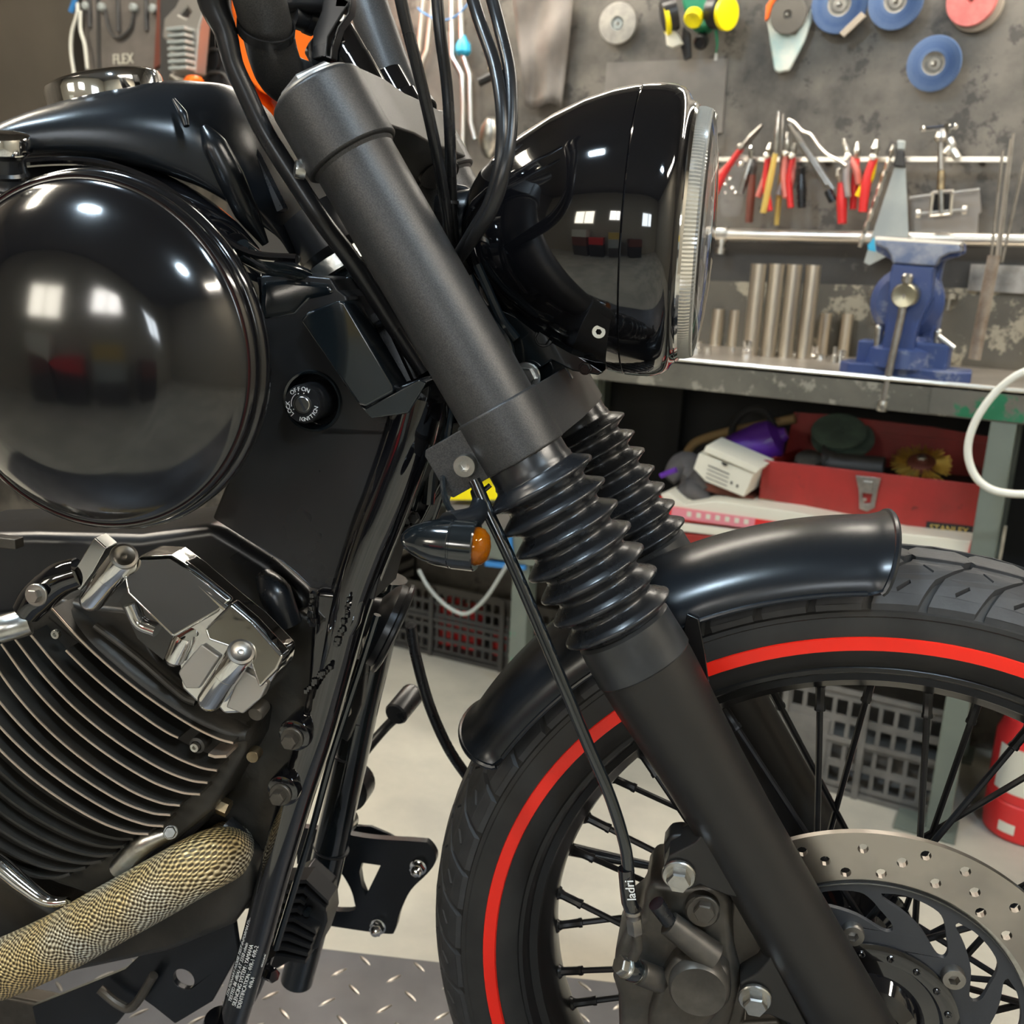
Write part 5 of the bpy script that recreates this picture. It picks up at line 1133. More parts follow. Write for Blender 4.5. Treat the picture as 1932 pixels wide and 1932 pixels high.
for i, (p0, p1) in enumerate((((1488, 235), (1560, 350)), ((1500, 250), (1572, 358)))):
    T('steel_lever', ['slanting grey steel lever ending in a black tip, left one of two', 'slanting grey steel lever under the chrome strip, right one of two'][i], 'lever', G().tube([Q(*p0, .07), Q(*p1, .07)], .0055, 8, smooth=0), 'steel')
T('black_grip', 'small black grip at the lower end of the slanting levers', 'grip', G().tube([Q(1562, 360, .075), Q(1572, 380, .075)], .009, 10, smooth=0), 'rubber')
for i in range(9):
    x = 1683 - i * 8.2; y = 285 + i * 24
    if i > 7: continue
    T('chain_link', ['topmost', 'second', 'third', 'fourth', 'fifth', 'sixth', 'seventh', 'lowest'][i] + ' pale link of the jointed bar hanging left of the grey blade', 'link', G().tube([Q(x + 3, y - 12, .10), Q(x, y, .10), Q(x - 4, y + 13, .10)], [.006, .009, .006], 8, flat=.6), 'edge' if i % 2 else 'zinc', 'jointed bar links', angle=50)
sq = empty('putty_blade', Q(1690, 380, .08), 'wide pale grey blade tapering up to a black handle', 'blade'); o_ = Vector(sq.location)
K('blade', G().poly([Q(x, y, .08) - o_ for x, y in ((1688, 314), (1708, 316), (1714, 440), (1714, 462), (1640, 500), (1630, 495), (1650, 430))], V(0, .004, 0)), 'lgrey', sq)
K('handle', G().poly([Q(x, y, .088) - o_ for x, y in ((1692, 282), (1706, 284), (1708, 316), (1684, 314))], V(0, .014, 0)), 'plastic', sq, bevel=.003)
K('handle_tip', G().poly([Q(x, y, .088) - o_ for x, y in ((1692, 264), (1708, 265), (1706, 283), (1692, 282))], V(0, .014, 0)), 'pinkp', sq, bevel=.003).data.materials[0] = M['lgrey']
T('blue_tag', 'small bright blue tag beside the vise jaw', 'tag', G().poly([Q(x, y, .12) for x, y in ((1649, 448), (1652, 475), (1638, 472), (1637, 462))], V(0, .004, 0)), 'cyan')
# clamp jig with T handle
jg = empty('screw_clamp', Q(1775, 340, .08), 'steel screw clamp with a T handle and square frame on the rail', 'clamp'); o_ = Vector(jg.location)
J = lambda x, y, o2=.08: Q(x, y, o2) - o_
K('t_handle', G().tube([J(1742, 244), J(1802, 239)], .0045, 10, smooth=0).ball(J(1742, 244), .007, 10).ball(J(1802, 239), .007, 10).tube([J(1787, 234), J(1787, 252)], .007, 10, smooth=0), 'chrome', jg)
K('screw_head', G().lathe([(.006, .012), (.012, .006), (.014, -.004), (.010, -.012)], J(1776, 256), (0, 0, 1), 14), 'zinc', jg)
K('spindle', G().tube([J(1775, 262), J(1775, 320)], .0065, 12, smooth=0), 'steel', jg)
K('brass_sleeve', G().tube([J(1776, 322), J(1775, 358)], [.007, .010, .008], 12, smooth=3), 'brass', jg)
K('lower_spindle', G().tube([J(1775, 358), J(1776, 402)], .0055, 10, smooth=0), 'zinc', jg)
K('hook_arm', G().tube([J(1790, 262), J(1795, 275), J(1785, 288), J(1795, 283), J(1806, 298)], .0085, 10), 'edge', jg)
K('square_frame', G().tube([J(1760, 362), J(1755, 408), J(1793, 404), J(1797, 360), J(1760, 364)], .0045, 8, smooth=0), 'edge', jg)
K('frame_window', G().poly([J(x, y, .07) for x, y in ((1762, 368), (1792, 366), (1790, 400), (1760, 402))], V(0, .003, 0)), 'dark', jg)
K('side_screw', G().tube([J(1733, 403), J(1820, 396)], .003, 8, smooth=0).lathe([(.009, -.004), (.009, .004)], J(1733, 403), (1, 0, .05), 12).lathe([(.009, -.004), (.009, .004)], J(1820, 396), (1, 0, .05), 12), 'edge', jg)
K('cross_bar', G().tube([J(1716, 374, .085), J(1757, 368, .085)], .0035, 8, smooth=0).tube([J(1798, 364, .085), J(1848, 358, .085)], .0035, 8, smooth=0), 'edge', jg)
T('jig_plate', 'grey brown folded steel plate hanging behind the screw clamp', 'plate', G().poly([Q(x, y, .045) for x, y in ((1716, 374), (1848, 360), (1852, 400), (1846, 405), (1845, 458), (1820, 462), (1716, 440))], V(0, .008, 0)), 'plate', bevel=.002)
# rods standing in a tube at the right
for (x0_, y0_, x1_, y1_, lab) in ((1892, 284, 1868, 500, 'leftmost, pale'), (1908, 262, 1878, 500, 'second, rusty'), (1912, 252, 1884, 495, 'third, tallest with a bright tip'), (1934, 300, 1890, 495, 'rightmost, leaning most')):
    T('filler_rod', 'thin welding rod standing in the rusty tube, ' + lab, 'rod', G().tube([W(x0_, y0_, Y=WY - .22), W(x1_, y1_, Y=WY - .22)], .0028, 6, smooth=0), 'beiged' if 'rusty' in lab else 'steel', 'welding rods in the rusty tube')
T('rusty_tube', 'rusty steel tube leaning on the wall at the right with welding rods in it', 'tube', G().tube([W(1876, 482, Y=WY - .22), W(1838, 678, Y=WY - .22)], .0115, 14, smooth=0), mat('rust', (.20, .145, .105), .6, .3, (.32, .27, .22), 20, 1.))
T('metal_strip', 'flat grey steel bar lying across the rusty tube', 'bar', G().poly([Q(x, y, .02) for x, y in ((1832, 498), (2040, 505), (2040, 560), (1825, 548))], V(0, .008, 0)), 'steel')
# ---- bench
BT = .853; BF = 1.95
bench = empty('workbench', (-.4, BF, 0), 'long worn steel workbench with a chipped green front edge', 'workbench'); o_ = Vector(bench.location)
xa, xb = -1.35, 1.35
K('bench_top', G().box(((xa + xb) / 2 - o_.x, (WY - BF) / 2, BT - .004), (xb - xa, WY - BF, .008)), 'benchtop', bench)
K('front_edge', G().box(((xa + xb) / 2 - o_.x, .003, BT - .028), (xb - xa, .006, .056)), 'bench', bench, bevel=.001)
K('bright_edge', G().tube([V(xa - o_.x, .002, BT + .0005), V(xb - o_.x, .002, BT + .0005)], .0045, 8, smooth=0), 'edge', bench)
g = paint_worn('chipped green', (.17, .16, .13), (.11, .105, .09), 1., (.02, .17, .08), 7., .5, .2, 9., .50)
K('green_patch', G().box((W(1850, 750, Y=BF).x - o_.x + .02, -.0008, BT - .030), (.20, .003, .046)), g, bench)
def leg(px, label_=None, yb=None):
    x = W(px, 1300, Y=BF + .03).x
    return x
lx = W(1806, 1330, Y=BF).x
for x, y in ((lx, BF + .022), (lx, WY - .06), (-1.0, BF + .03), (-1.0, WY - .06)):
    K('leg', G().box((x - o_.x, y - BF, (BT - .05) / 2), (.042, .042, BT - .05)), 'green', bench, bevel=.002)
    K('foot_plate', G().box((x - o_.x - .02, y - BF, .004), (.11, .09, .008)), 'green', bench, bevel=.001)
sh = W(900, 1110, Y=BF).z
K('lower_beam', G().box(((-1.75 + lx) / 2 - o_.x, .02, .40), (lx + 1.75, .035, .062)), 'green', bench, bevel=.002)
K('shelf', G().box(((-1.75 + 1.35) / 2 - o_.x, .235, .428), (3.1, .44, .010)), 'green', bench)
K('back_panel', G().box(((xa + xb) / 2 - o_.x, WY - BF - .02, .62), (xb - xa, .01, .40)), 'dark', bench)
K('side_frame', G().box((W(1275, 800, Y=WY - .06).x - o_.x, WY - BF - .06, .62), (.03, .03, .40)), 'dark', bench)
K('side_frame', G().box((W(1115, 800, Y=BF + .03).x - o_.x, .03, .64), (.03, .03, .38)), 'green', bench)
K('wire_rack', G().tube([V(lx - o_.x + .03, -.01, .45), V(lx - o_.x + .03, -.01, .62)], .003, 6, smooth=0).tube([V(lx - o_.x + .03, -.01, .47), V(lx - o_.x + .4, -.01, .47)], .003, 6, smooth=0), 'zinc', bench)
# steel tubes on the bench
def bx(px, py): return W(px, py, Z=BT)
stub = ((1350, 653, 583, .0095, 'short', 'leftmost'), (1382, 655, 585, .0095, 'short', 'second from the left'), (1415, 672, 498, .0125, 'tall', 'first'), (1448, 674, 498, .0125, 'tall', 'second'), (1480, 676, 499, .0125, 'tall', 'third'), (1515, 678, 500, .0125, 'tall', 'fourth'), (1550, 672, 591, .0115, 'short', 'second from the right'), (1590, 675, 592, .0115, 'short', 'rightmost'))
for (px, pyb, pyt, r, kind, pos) in stub:
    base_ = W(px, pyb - 2, Z=BT); YY = base_.y
    cx_ = px + (10 if kind == 'tall' else 4); top_z = W(cx_ + 8, pyt, Y=YY).z
    r = (W(px + (14.5 if kind == 'tall' else 12), 600, Y=YY) - W(px, 600, Y=YY)).length * (1.0 if kind == 'tall' else .93)
    T('steel_tube', '%s bare steel tube standing on the bench, %s of the %s ones' % (kind, pos, kind), 'tube', G().lathe([(r, 0), (r, top_z - BT), (r * .72, top_z - BT), (r * .72, .01)], (base_.x, YY, BT), (0, 0, 1), 20, cap=False), mat('tube steel', (.62, .55, .44), .34, .9, (.45, .40, .33), 50, 1., stretch=(1, 1, .05)) if px == 1350 else bpy.data.materials['tube steel'], 'steel tubes on the bench')
for i, (px, py, rp_, hp2, lab, mm) in enumerate(((1312, 662, 12, 22, 'dark faced chrome socket nearest the headlight lens', 'chrome'), (1334, 665, 7, 14, 'pale small socket beside the shortest steel tubes', 'zinc'), (1408, 672, 10, 32, 'tall chrome socket in front of the first tall tube', 'chrome'), (1426, 664, 7, 14, 'small chrome nut right of the tall socket', 'chrome'),
        (1383, 660, 4, 8, 'tiny chrome nut left of the tall socket', 'chrome'), (1537, 666, 8, 16, 'chrome socket in front of the fourth tall tube', 'chrome'), (1548, 674, 12, 8, 'chrome adapter lying in front of the short tubes', 'chrome'), (1573, 680, 5, 28, 'thin chrome bit holder standing at the bench edge', 'zinc'), (1586, 680, 9, 22, 'mushroom shaped chrome knob at the bench edge', 'chrome'))):
    c0 = W(px, py + 4, Z=BT); sc_ = (c0 - CAM).length / FPX
    r = rp_ * sc_; h = hp2 * sc_
    T('socket', lab, 'socket', G().lathe([(r, 0), (r, h * .45), (r * .8, h * .5), (r * .85, h), (r * .5, h), (r * .5, h * .6), (0, h * .6)], c0, (0, 0, 1), 18), mm, 'loose sockets on the bench')
T('steel_bar', 'thin bright bar lying on the bench in front of the tall tubes', 'bar', G().tube([W(1462, 668, Z=BT + .003), W(1540, 671, Z=BT + .003)], .003, 8, smooth=0), 'zinc')
# ---- vise
vc = W(1700, 690, Z=BT); vy = BF + .075
vs = empty('bench_vise', (W(1700, 690, Y=vy).x, vy, BT), 'blue cast iron bench vise on the workbench edge', 'vise'); o_ = Vector(vs.location)
VV = lambda x, y, yy: W(x, y, Y=yy) - o_
K('base', G().poly([V(x_, y_, 0) for x_, y_ in ((-.105, -.03), (-.085, -.055), (-.03, -.045), (.03, -.045), (.085, -.075), (.125, -.045), (.12, .03), (.06, .05), (-.06, .05), (-.10, .03))], V(0, 0, .022)), 'vise', vs, bevel=.004, seg=3)
K('base_post', G().box((-.058, .0, .040), (.040, .05, .045)), 'vise', vs, bevel=.005)
K('base_post', G().box((.052, -.005, .042), (.060, .06, .050)), 'vise', vs, bevel=.005)
K('swivel', G().lathe([(.07, .018), (.066, .05), (.05, .058), (.042, .075)], (0, .01, 0), (0, 0, 1), 32), 'vise', vs)
K('body', G().lathe([(.050, 0), (.062, .012), (.064, .05), (.050, .07)], VV(1715, 570, vy + .03) + V(0, .02, 0), (0, -1, 0), 32), 'vise', vs)
K('fixed_column', G().poly([VV(x, y, vy + .02) for x, y in ((1690, 520), (1765, 522), (1775, 560), (1765, 620), (1752, 668), (1700, 668))], V(0, .09, 0)), 'vise', vs, bevel=.008, seg=3)
f0 = vy - .045
K('sliding_jaw', G().poly([VV(x, y, f0) for x, y in ((1684, 497), (1762, 503), (1758, 560), (1738, 600), (1728, 632), (1724, 672), (1663, 664), (1670, 615), (1676, 560), (1678, 520))], V(0, .05, 0)), 'vise', vs, bevel=.004, seg=3)
K('jaw_head', G().poly([VV(x, y, f0 - .004) for x, y in ((1651, 452), (1812, 462), (1812, 476), (1790, 478), (1774, 486), (1764, 503), (1683, 497), (1680, 482), (1672, 470), (1652, 462))], V(0, .040, 0)), 'vise_top', vs, bevel=.004, seg=3)
K('jaw_wing', G().poly([VV(x, y, f0 + .02) for x, y in ((1651, 454), (1680, 457), (1690, 480), (1684, 492), (1652, 474))], V(0, .03, 0)), 'vise', vs, bevel=.004)
K('jaw_wing', G().poly([VV(x, y, f0 + .02) for x, y in ((1765, 470), (1812, 466), (1810, 484), (1790, 486), (1772, 494), (1762, 505))], V(0, .03, 0)), 'vise', vs, bevel=.004)
K('rear_jaw', G().poly([VV(x, y, f0 + .05) for x, y in ((1656, 448), (1820, 458), (1820, 478), (1780, 492), (1770, 540), (1700, 540), (1690, 490), (1656, 470))], V(0, .035, 0)), 'vise', vs, bevel=.004)
K('jaw_plate', G().poly([VV(x, y, f0 - .002) for x, y in ((1651, 446), (1814, 457), (1814, 463), (1651, 453))], V(0, .038, 0)), 'edge', vs, bevel=.0008, seg=1)
K('rear_jaw_plate', G().poly([VV(x, y, f0 + .044) for x, y in ((1652, 444), (1818, 455), (1819, 474), (1812, 474)  , (1812, 460), (1652, 450))], V(0, .006, 0)), 'steel', vs)
sc0 = VV(1706, 558, f0 - .03)
K('screw_boss', G().lathe([(.022, -.035), (.022, 0), (.0195, .004), (.012, .003), (0, .001)], sc0, (-.05, -1, -.05), 36), mat('aged zinc', (.50, .48, .36), .32, 1.), vs)
hd = [VV(1712, 526, f0 - .025), VV(1700, 600, f0 - .025), VV(1680, 690, f0 - .025), VV(1665, 765, f0 - .025)]
K('handle_bar', G().tube(hd, .0068, 16, smooth=0), 'cast', vs).data.materials[0] = M['steel']
K('handle_knob', G().lathe([(.0095, -.009), (.0105, -.004), (.0105, .006), (.0085, .010), (.004, .011)], hd[-1], (hd[-1] - hd[0]).normalized(), 18), 'zinc', vs)
K('handle_knob', G().lathe([(.0095, -.006), (.0100, .004), (.007, .009)], hd[0], (hd[0] - hd[-1]).normalized(), 18), 'zinc', vs)
for (x0_, y0_, x1_, y1_) in ((1659, 622, 1656, 645), (1770, 630, 1766, 650)):
    K('lock_bolt', G().lathe([(.0075, 0), (.0075, -.03)], VV(x0_, y0_, vy - .02), (0, 0, 1), 14).ball(VV(x0_, y0_ - 2, vy - .02), .008, 12), 'zinc', vs)
K('lock_lever', G().tube([VV(1770, 634, vy - .03), VV(1800, 657, vy - .03)], .0045, 10, smooth=0), 'zinc', vs)
for (x0_, y0_, yb_, lab) in ((1650, 555, 610, 'left'), (1792, 560, 585, 'right')):
    q0 = W(x0_, y0_, Y=WY - .022)
    T('hex_bolt', 'loose chrome headed bolt hanging on the wall just %s of the vise' % lab, 'bolt', G().lathe([(.013, -.004), (.013, .006), (.010, .008)], q0, (0, 0, 1), 6).tube([q0, W(x0_ - 5, yb_, Y=WY - .022)], .0045, 10, smooth=0), 'zinc')
# ---- under the bench: red toolbox
ty = BF + .09
tb = empty('red_toolbox', W(1640, 960, Y=ty), 'open red steel toolbox with a nickel latch under the bench', 'toolbox'); o_ = Vector(tb.location)
TB = lambda x, y, yy=ty: W(x, y, Y=yy) - o_
K('front_panel', G().poly([TB(x, y) for x, y in ((1440, 868), (1855, 915), (1845, 1020), (1840, 1120), (1440, 1040), (1432, 960))], V(0, .006, 0)), 'redbox', tb, bevel=.002)
bl, br = TB(1440, 868), TB(1855, 915)
K('side_panel', G().poly([bl, bl + V(.03, .20, .0), bl + V(.03, .20, -.14), bl + V(0, 0, -.14)], V(.005, 0, 0)), 'redbox', tb)
K('side_panel', G().poly([br, br + V(.0, .20, .0), br + V(.0, .20, -.14), br + V(0, 0, -.14)], V(-.005, 0, 0)), 'redbox', tb)
K('inner_tray', G().poly([bl + V(0, .01, -.02), br + V(0, .01, -.02), br + V(0, .19, -.02), bl + V(.03, .19, -.02)], V(0, 0, -.005)), 'dark', tb)
K('open_lid', G().poly([W(x, y, Y=ty + .19) - o_ for x, y in ((1480, 860), (1498, 778), (1560, 782), (1760, 806), (1876, 826), (1868, 912), (1700, 905))], V(0, .006, 0)), 'redbox', tb)
K('lid_ridge', G().poly([W(x, y, Y=ty + .186) - o_ for x, y in ((1620, 812), (1870, 838), (1868, 846), (1620, 820))], V(0, .005, 0)), 'redbox', tb)
la = lambda x, y: TB(x, y, ty - .006)
K('latch_plate', G().poly([la(x, y) for x, y in ((1614, 897), (1662, 903), (1656, 925), (1650, 958), (1636, 965), (1621, 960), (1620, 925))], V(0, .006, 0), [[la(x, y) for x, y in ((1626, 930), (1646, 932), (1642, 950), (1630, 950))]]), 'brass', tb, bevel=.001).data.materials[0] = M['zinc']
K('latch_hasp', G().box(la(1637, 918) + V(0, -.003, 0), (.018, .006, .022)), 'zinc', tb, bevel=.001)
K('latch_stud', G().ball(la(1632, 942) + V(0, -.002, 0), .004, 10), 'zinc', tb)
K('brand_plate', G().poly([TB(x, y, ty - .002) for x, y in ((1748, 984), (1836, 993), (1833, 1014), (1745, 1004))], V(0, .002, 0)), 'dark', tb)
dd = (TB(1836, 993) - TB(1748, 984)).normalized()
textmesh('STANLEY', .0165, frame_mtx(TB(1790, 999, ty - .0025), dd, V(0, 0, 1)), 'lettering', 'ochre', tb, extrude=.0004)
K('worn_badge', G().poly([TB(x, y, ty - .001) for x, y in ((1434, 940), (1462, 944), (1462, 958), (1434, 954))], V(0, .002, 0)), 'brass', tb)
for i, (x, y, w_) in enumerate(((1582, 815, 52), (1590, 828, 58))):
    c0 = W(x, y, Y=ty + .14 + .01 * i); r = (W(x + w_, y, Y=ty + .14) - c0).length
    T('abrasive_disc', ['green grey grinding disc leaning in the open toolbox lid, front one', 'second green grey disc half hidden behind the first one'][i], 'disc', G().lathe([(r, 0), (r, .003), (r * .2, .004), (r * .16, .0), (r * .16, -.001)], c0, (.05, -.55, .83), 40), mat('green abrasive', (.10, .15, .115), .8, 0, (.07, .10, .08), 20, 1.) if i == 0 else bpy.data.materials['green abrasive'], 'green grinding discs')
T('die_grinder', 'dark grey cylindrical grinder body lying in the toolbox', 'grinder', G().tube([W(1556, 866, Y=ty + .08), W(1568, 866, Y=ty + .08), W(1574, 874, Y=ty + .08), W(1668, 882, Y=ty + .08)], [.030, .016, .020, .022, .021], 24, smooth=4), 'vent')
T('grinder_foot', 'small dark disc left of the grinder body in the toolbox', 'disc', G().lathe([(.028, 0), (.026, .012), (.01, .016)], W(1525, 872, Y=ty + .06), (0, -.5, .85), 24), 'cast')
gb = empty('wire_brush', W(1738, 876, Y=ty + .07), 'gold bristled wire wheel with red centre in the toolbox', 'brush'); gax = V(0, -.45, .9).normalized(); g = G(); Rb = basis(gax)
for k in range(260):
    a = random.uniform(0, 2 * PI); r0, r1 = .024, random.uniform(.046, .058); h = random.uniform(-.006, .006); a2 = a + random.uniform(-.12, .12)
    g.tube([Rb @ V(r0 * math.cos(a), r0 * math.sin(a), h), Rb @ V(r1 * math.cos(a2), r1 * math.sin(a2), h * 1.6)], .0011, 3, smooth=0, cap=False)
tag(K('bristles', g, mat('gold bristle', (.75, .52, .12), .4, .8), gb, recalc=False), kind='stuff')
K('wheel_core', G().lathe([(.026, -.008), (.028, 0), (.026, .008), (.012, .010), (.010, .016), (.004, .018)], (0, 0, 0), gax, 24), 'brown', gb); K('wheel_nut', G().lathe([(.010, .008), (.010, .016), (.007, .019)], (0, 0, 0), gax, 6), 'chrome', gb)
# red and white drawer box below
dy = BF + .02
db = empty('drawer_chest', W(1500, 1000, Y=dy), 'red and cream plastic drawer box under the toolbox', 'box'); o_ = Vector(db.location)
DB = lambda x, y, yy=dy: W(x, y, Y=yy) - o_
K('cream_top', G().poly([DB(x, y) for x, y in ((1245, 932), (1262, 930), (1292, 952), (1350, 945), (1500, 966), (1560, 978), (1700, 1006), (1860, 1024), (1855, 1050), (1600, 1015), (1262, 962))], V(0, .25, 0)), 'cream', db, bevel=.003)
K('red_corner', G().poly([DB(x, y, dy - .004) for x, y in ((1240, 938), (1266, 950), (1264, 984), (1245, 978))], V(0, .05, 0)), 'redp', db, bevel=.002)
K('red_band', G().poly([DB(x, y, dy - .002) for x, y in ((1262, 955), (1470, 985), (1470, 1002), (1262, 980))], V(0, .05, 0)), 'redp', db)
K('pink_label', G().poly([DB(x, y, dy - .004) for x, y in ((1268, 957), (1425, 978), (1422, 998), (1266, 976))], V(0, .002, 0)), mat('pink label', (.75, .25, .30), .5), db)
ddd = (DB(1420, 985, dy) - DB(1290, 968, dy)).normalized()
for k_i, x in enumerate((1300, 1318, 1336, 1354, 1372, 1390, 1408)): K('faded_letter', G().box(DB(x, 970 + (x - 1300) * .132, dy - .005), (.009, .001, .010)), 'cream', db)
K('cream_drawer', G().poly([DB(x, y) for x, y in ((1268, 984), (1560, 1020), (1860, 1052), (1860, 1070), (1330, 1008), (1278, 1002))], V(0, .25, 0)), 'cream', db, bevel=.002)
K('red_base', G().poly([DB(x, y, dy - .002) for x, y in ((1275, 1006), (1340, 1012), (1860, 1072), (1850, 1110), (1290, 1030))], V(0, .25, 0)), 'redp', db, bevel=.002).data.materials[0] = M['redbox']
K('red_end', G().poly([DB(x, y, dy - .006) for x, y in ((1832, 1020), (1845, 1018), (1848, 1052), (1825, 1048))], V(0, .05, 0)), 'redp', db)
# white carton, purple bottle, gloves, brown strap
cb = empty('carton', W(1375, 890, Y=BF + .06), 'small cream carton with a slot and faint print, tilted on the drawer box', 'carton'); o_ = Vector(cb.location)
CC = lambda x, y, yy=BF + .05: W(x, y, Y=yy) - o_
K('carton_front', G().poly([CC(x, y) for x, y in ((1318, 855), (1423, 893), (1403, 938), (1330, 908), (1308, 884))], V(.012, .07, .012)), 'cream', cb, bevel=.002)
K('carton_lid', G().poly([CC(x, y, BF + .045) for x, y in ((1332, 841), (1434, 885), (1426, 894), (1327, 852))], V(.010, .07, .010)), 'cream', cb, bevel=.001)
K('thumb_hole', G().poly([CC(x, y, BF + .0445) for x, y in ((1361, 871), (1374, 876), (1369, 880), (1363, 877))], V(0, .001, 0)), 'dark', cb)
for i in range(4): K('print_line', G().poly([CC(1336 - i * 1.5, 877 + i * 7.5, BF + .0485), CC(1376 - i * 1.5, 894 + i * 7.5, BF + .0485), CC(1376 - i * 1.5, (896 if i == 0 else 895.3) + i * 7.5, BF + .0485), CC(1336 - i * 1.5, (879 if i == 0 else 878.3) + i * 7.5, BF + .0485)], V(0, .0006, 0)), 'vent', cb)
for x, y in ((1380, 911), (1391, 917)): K('print_mark', G().box(CC(x, y, BF + .0485), (.004, .0008, .006)), 'vent', cb)
pb_ = W(1435, 835, Y=BF + .17)
T('purple_bottle', 'shiny purple plastic bottle lying behind the carton', 'bottle', G().lathe([(0, -.085), (.030, -.08), (.044, -.06), (.046, .02), (.040, .045), (.018, .058), (.012, .07)], pb_ + V(-.01, 0, -.01), V(.75, .1, .45), 32), 'purple')
T('leather_glove', 'dark grey work glove heap left of the carton', 'glove', G().tube([W(1262, 905, Y=BF + .10), W(1290, 880, Y=BF + .12), W(1320, 900, Y=BF + .12), W(1340, 930, Y=BF + .10)], [.02, .045, .05, .03], 14, flat=.7), mat('grey glove', (.075, .070, .070), .8, 0, (.11, .10, .10), 15, 1., bump=.5, bscale=40, bdist=.006))
T('leather_glove', 'lighter grey cloth lump against the red corner of the drawer box', 'glove', G().tube([W(1275, 950, Y=BF + .09), W(1305, 925, Y=BF + .09), W(1335, 945, Y=BF + .09)], [.02, .035, .02], 14, flat=.8), bpy.data.materials['grey glove'])
T('purple_strap', 'thin purple strap on the grey gloves', 'strap', G().tube([W(1247, 898, Y=BF + .05), W(1276, 886, Y=BF + .05)], .006, 10, smooth=0), 'purple')
T('cable_drum', 'pale brown curved rim behind the carton and purple bottle', 'rim', G().tube([W(x, y, Y=BF + .27) for x, y in ((1292, 862), (1312, 835), (1360, 818), (1420, 805), (1500, 790))], .010, 10), mat('tan card', (.30, .20, .09), .7))
T('black_hoop', 'dark ring standing behind the purple bottle', 'ring', G().tube([W(x, y, Y=BF + .24) for x, y in ((1378, 840), (1385, 800), (1410, 775), (1440, 775), (1458, 800), (1460, 830))], .008, 10), 'dark')
T('brown_board', 'dark red brown board under the carton', 'board', G().poly([W(x, y, Y=BF + .08) for x, y in ((1330, 912), (1420, 940), (1425, 952), (1330, 925))], V(0, .1, 0)), 'brown')
# yellow box and blue frame seen left of the fork gaiter, on the shelf
T('yellow_case', 'bright yellow case on the lower shelf seen past the fork clamp', 'case', G().poly([W(x, y, Y=BF + .02) for x, y in ((838, 910), (945, 918), (945, 944), (838, 944))], V(0, .12, 0)), 'yellow2', bevel=.003)
bf = empty('blue_tray', W(930, 1030, Y=BF + .0), 'pale blue framed tray on the lower beam behind the turn signal', 'tray'); o_ = Vector(bf.location)
K('tray_frame', G().poly([W(x, y, Y=BF) - o_ for x, y in ((915, 1060), (990, 1068), (990, 1076), (915, 1068))], V(0, .06, 0)), 'blue', bf); K('tray_post', G().tube([W(962, 1000, Y=BF) - o_, W(966, 1066, Y=BF) - o_], .005, 8, smooth=0), 'blue', bf); K('tray_panel', G().poly([W(x, y, Y=BF + .03) - o_ for x, y in ((820, 950), (990, 960), (990, 1066), (820, 1050))], V(0, .05, 0)), 'plate', bf)
T('grey_cable', 'thin grey cable drooping in front of the lower beam', 'cable', G().tube([W(x, y, Y=BF - .03) for x, y in ((790, 1075), (810, 1110), (845, 1145), (880, 1158), (915, 1130), (945, 1085), (960, 1060))], .0045, 10), 'lgrey')
# crates on the floor under the bench
def crate(label, p0, p1, ptop, depth, ncol, nrow, m, solid=None, yy=None):
    """p0,p1 = floor corners px; ptop = top edge px above p0"""
    A = W(*p0, Z=0.0); Bc = W(*p1, Z=0.0)
    if yy: A = W(p0[0], p0[1], Y=yy); Bc = W(p1[0], p1[1], Y=yy); A.z = Bc.z = 0
    ux = Bc - A; L = ux.length; ux.normalize(); uy = V(-ux.y, ux.x, 0)
    zt = W(*ptop, Y=A.y).z; H = zt
    th = empty('crate', A, label, 'crate'); rot = Matrix((ux, uy, V(0, 0, 1))).transposed()
    def face(o0, ua, La, nc):
        hs = []; rb = .016
        cw = (La - rb * 2) / nc; rh = (H - rb * 2) / nrow
        for r_ in range(nrow):
            for c_ in range(nc):
                if solid and solid(c_, r_, nc): continue
                x0_ = rb + c_ * cw + cw * .14; x1_ = rb + (c_ + 1) * cw - cw * .14; z0_ = rb + r_ * rh + rh * .16; z1_ = rb + (r_ + 1) * rh - rh * .16
                hs.append([o0 + ua * x0_ + V(0, 0, z0_), o0 + ua * x1_ + V(0, 0, z0_), o0 + ua * x1_ + V(0, 0, z1_), o0 + ua * x0_ + V(0, 0, z1_)])
        return [o0, o0 + ua * La, o0 + ua * La + V(0, 0, H), o0 + V(0, 0, H)], hs
    l, h = face(V(0, 0, 0), ux, L, ncol); K('front_wall', G().poly(l, uy * .006, h), m, th)
    l, h = face(uy * depth, ux, L, ncol); K('back_wall', G().poly(l, uy * .006, []), m, th)
    l, h = face(V(0, 0, 0), uy, depth, max(3, ncol // 2)); K('side_wall', G().poly(l, ux * .006, h), m, th)
    l, h = face(ux * (L - .006), uy, depth, max(3, ncol // 2)); K('side_wall', G().poly(l, ux * .006, h), m, th)
    K('crate_floor', G().poly([V(0, 0, .01), ux * L + V(0, 0, .01), ux * L + uy * depth + V(0, 0, .01), uy * depth + V(0, 0, .01)], V(0, 0, .006)), m, th)
    for zz in (.0, H * .5, H - .008): K('rib', G().poly([V(0, 0, zz) - uy * .005, ux * L + V(0, 0, zz) - uy * .005, ux * L + V(0, 0, zz + .010) - uy * .005, V(0, 0, zz + .010) - uy * .005], uy * .006), m, th)
    for t_ in (0, .33, .66, 1): K('upright', G().box(ux * (L * t_) + V(0, 0, H / 2) - uy * .003, (.012, .012, H), rot), m, th)
    return th, A, ux, uy, H, L
cr, A_, ux_, uy_, H_, L_ = crate('grey dirty crate with a blank front panel seen through the wheel spokes', (1330, 1428), (1772, 1548), (1330, 1240), .30, 15, 4, 'crate', lambda c, r, n: (3 <= c <= 7 and r < 3))
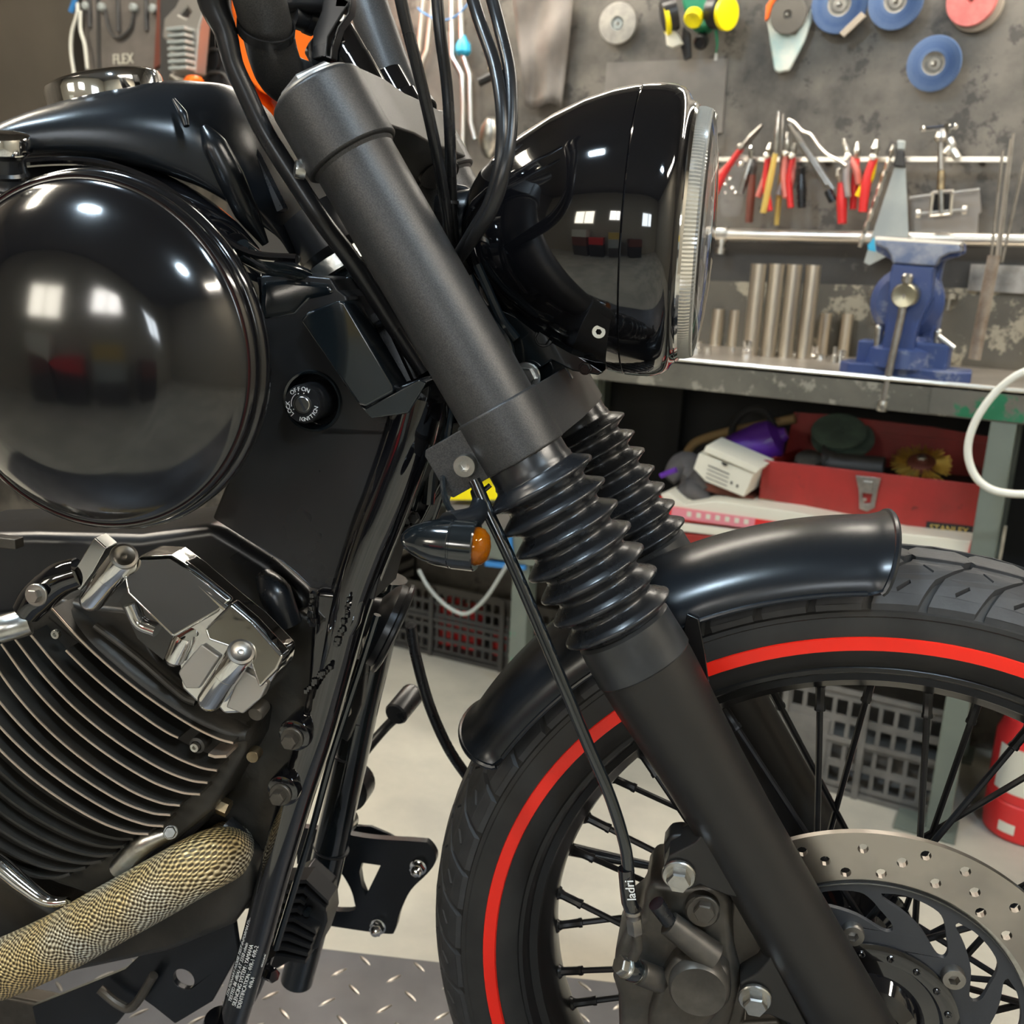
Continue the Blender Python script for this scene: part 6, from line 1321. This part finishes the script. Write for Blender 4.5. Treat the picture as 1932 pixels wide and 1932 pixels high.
K('blank_panel', G().poly([ux_ * (L_ * .2) + V(0, 0, .02) - uy_ * .004, ux_ * (L_ * .52) + V(0, 0, .02) - uy_ * .004, ux_ * (L_ * .52) + V(0, 0, H_ * .68) - uy_ * .004, ux_ * (L_ * .2) + V(0, 0, H_ * .68) - uy_ * .004], uy_ * .004), 'crate', cr)
cr2, A2_, ux2, uy2, H2, L2 = crate('dark crate holding red things on the floor left of the front wheel', (690, 1205), (1090, 1302), (788, 1098), .25, 26, 5, 'dcrate')
for i, (f_, h_, s_) in enumerate(((.36, .42, .035), (.46, .40, .030), (.60, .25, .022), (.74, .3, .018))):
    T('red_can', 'red painted can inside the dark crate, %s from the left' % ['first', 'second', 'third', 'fourth'][i], 'can', G().lathe([(s_, 0), (s_, H2 * h_ * 1.4), (s_ * .6, H2 * h_ * 1.5)], A2_ + ux2 * (L2 * f_) + uy2 * .07 + V(0, 0, .018), (0, 0, 1), 20), 'redp', 'red cans in the dark crate')
# red cylinder at the right edge
fx = W(1926, 1566, Z=0)
fe = empty('red_gas_bottle', fx, 'red cylinder with a white label standing by the bench leg at the right edge', 'cylinder'); fe.name = 'red_cylinder'
K('shell', G().lathe([(.062, 0), (.070, .006), (.072, .03), (.072, .075), (.070, .078), (.072, .081), (.072, .20), (.060, .235), (.030, .255), (.02, .27)], (0, 0, 0), (0, 0, 1), 36), 'redp', fe)
K('label', G().lathe([(.0725, .10), (.0725, .19)], (0, 0, 0), (0, 0, 1), 20, cap=False, arc=(math.radians(215), math.radians(300)), up=(0, 1, 0)), 'cream', fe)
K('label_bar', G().lathe([(.0725, .020), (.0725, .040)], (0, 0, 0), (0, 0, 1), 12, cap=False, arc=(math.radians(235), math.radians(260)), up=(0, 1, 0)), 'cream', fe)
K('neck_valve', G().lathe([(.014, .26), (.014, .30), (.02, .31), (.02, .33)], (0, 0, 0), (0, 0, 1), 16), 'plastic', fe)
# white hose loop at the right, in front of the bench
T('white_hose', 'white hose looping in from the right edge in front of the bench', 'hose', G().tube([W(x, y, Y=BF - .12) for x, y in ((2010, 660), (1960, 690), (1912, 712), (1870, 750), (1838, 800), (1826, 850), (1838, 895), (1868, 922), (1915, 932), (1990, 930))], .0062, 14), 'white_hose')
# boxes added behind the camera, out of view, for the gloss paint to mirror
cols = ((-1.7, ((.42, 'vent', 'charcoal'), (.36, 'brown', 'red brown'), (.30, 'cream', 'cream'))), (-1.1, ((.50, 'dark', 'black'), (.28, 'redp', 'red'))), (-.4, ((.40, 'vent', 'dark grey'), (.34, 'lgrey', 'pale grey'), (.26, 'ochre', 'ochre'))), (.4, ((.46, 'dark', 'wide black'), (.30, 'brown', 'maroon'))))
for x, bs in cols:
    z = 0
    for s_, mm, nm in bs:
        T('storage_box', '%s storage box added at the near wall for reflections' % nm, 'box', G().box((x, Y0 + .30, z + s_ / 2 + .001), (.52, .36, s_ - .002)), mm, bevel=.006); z += s_
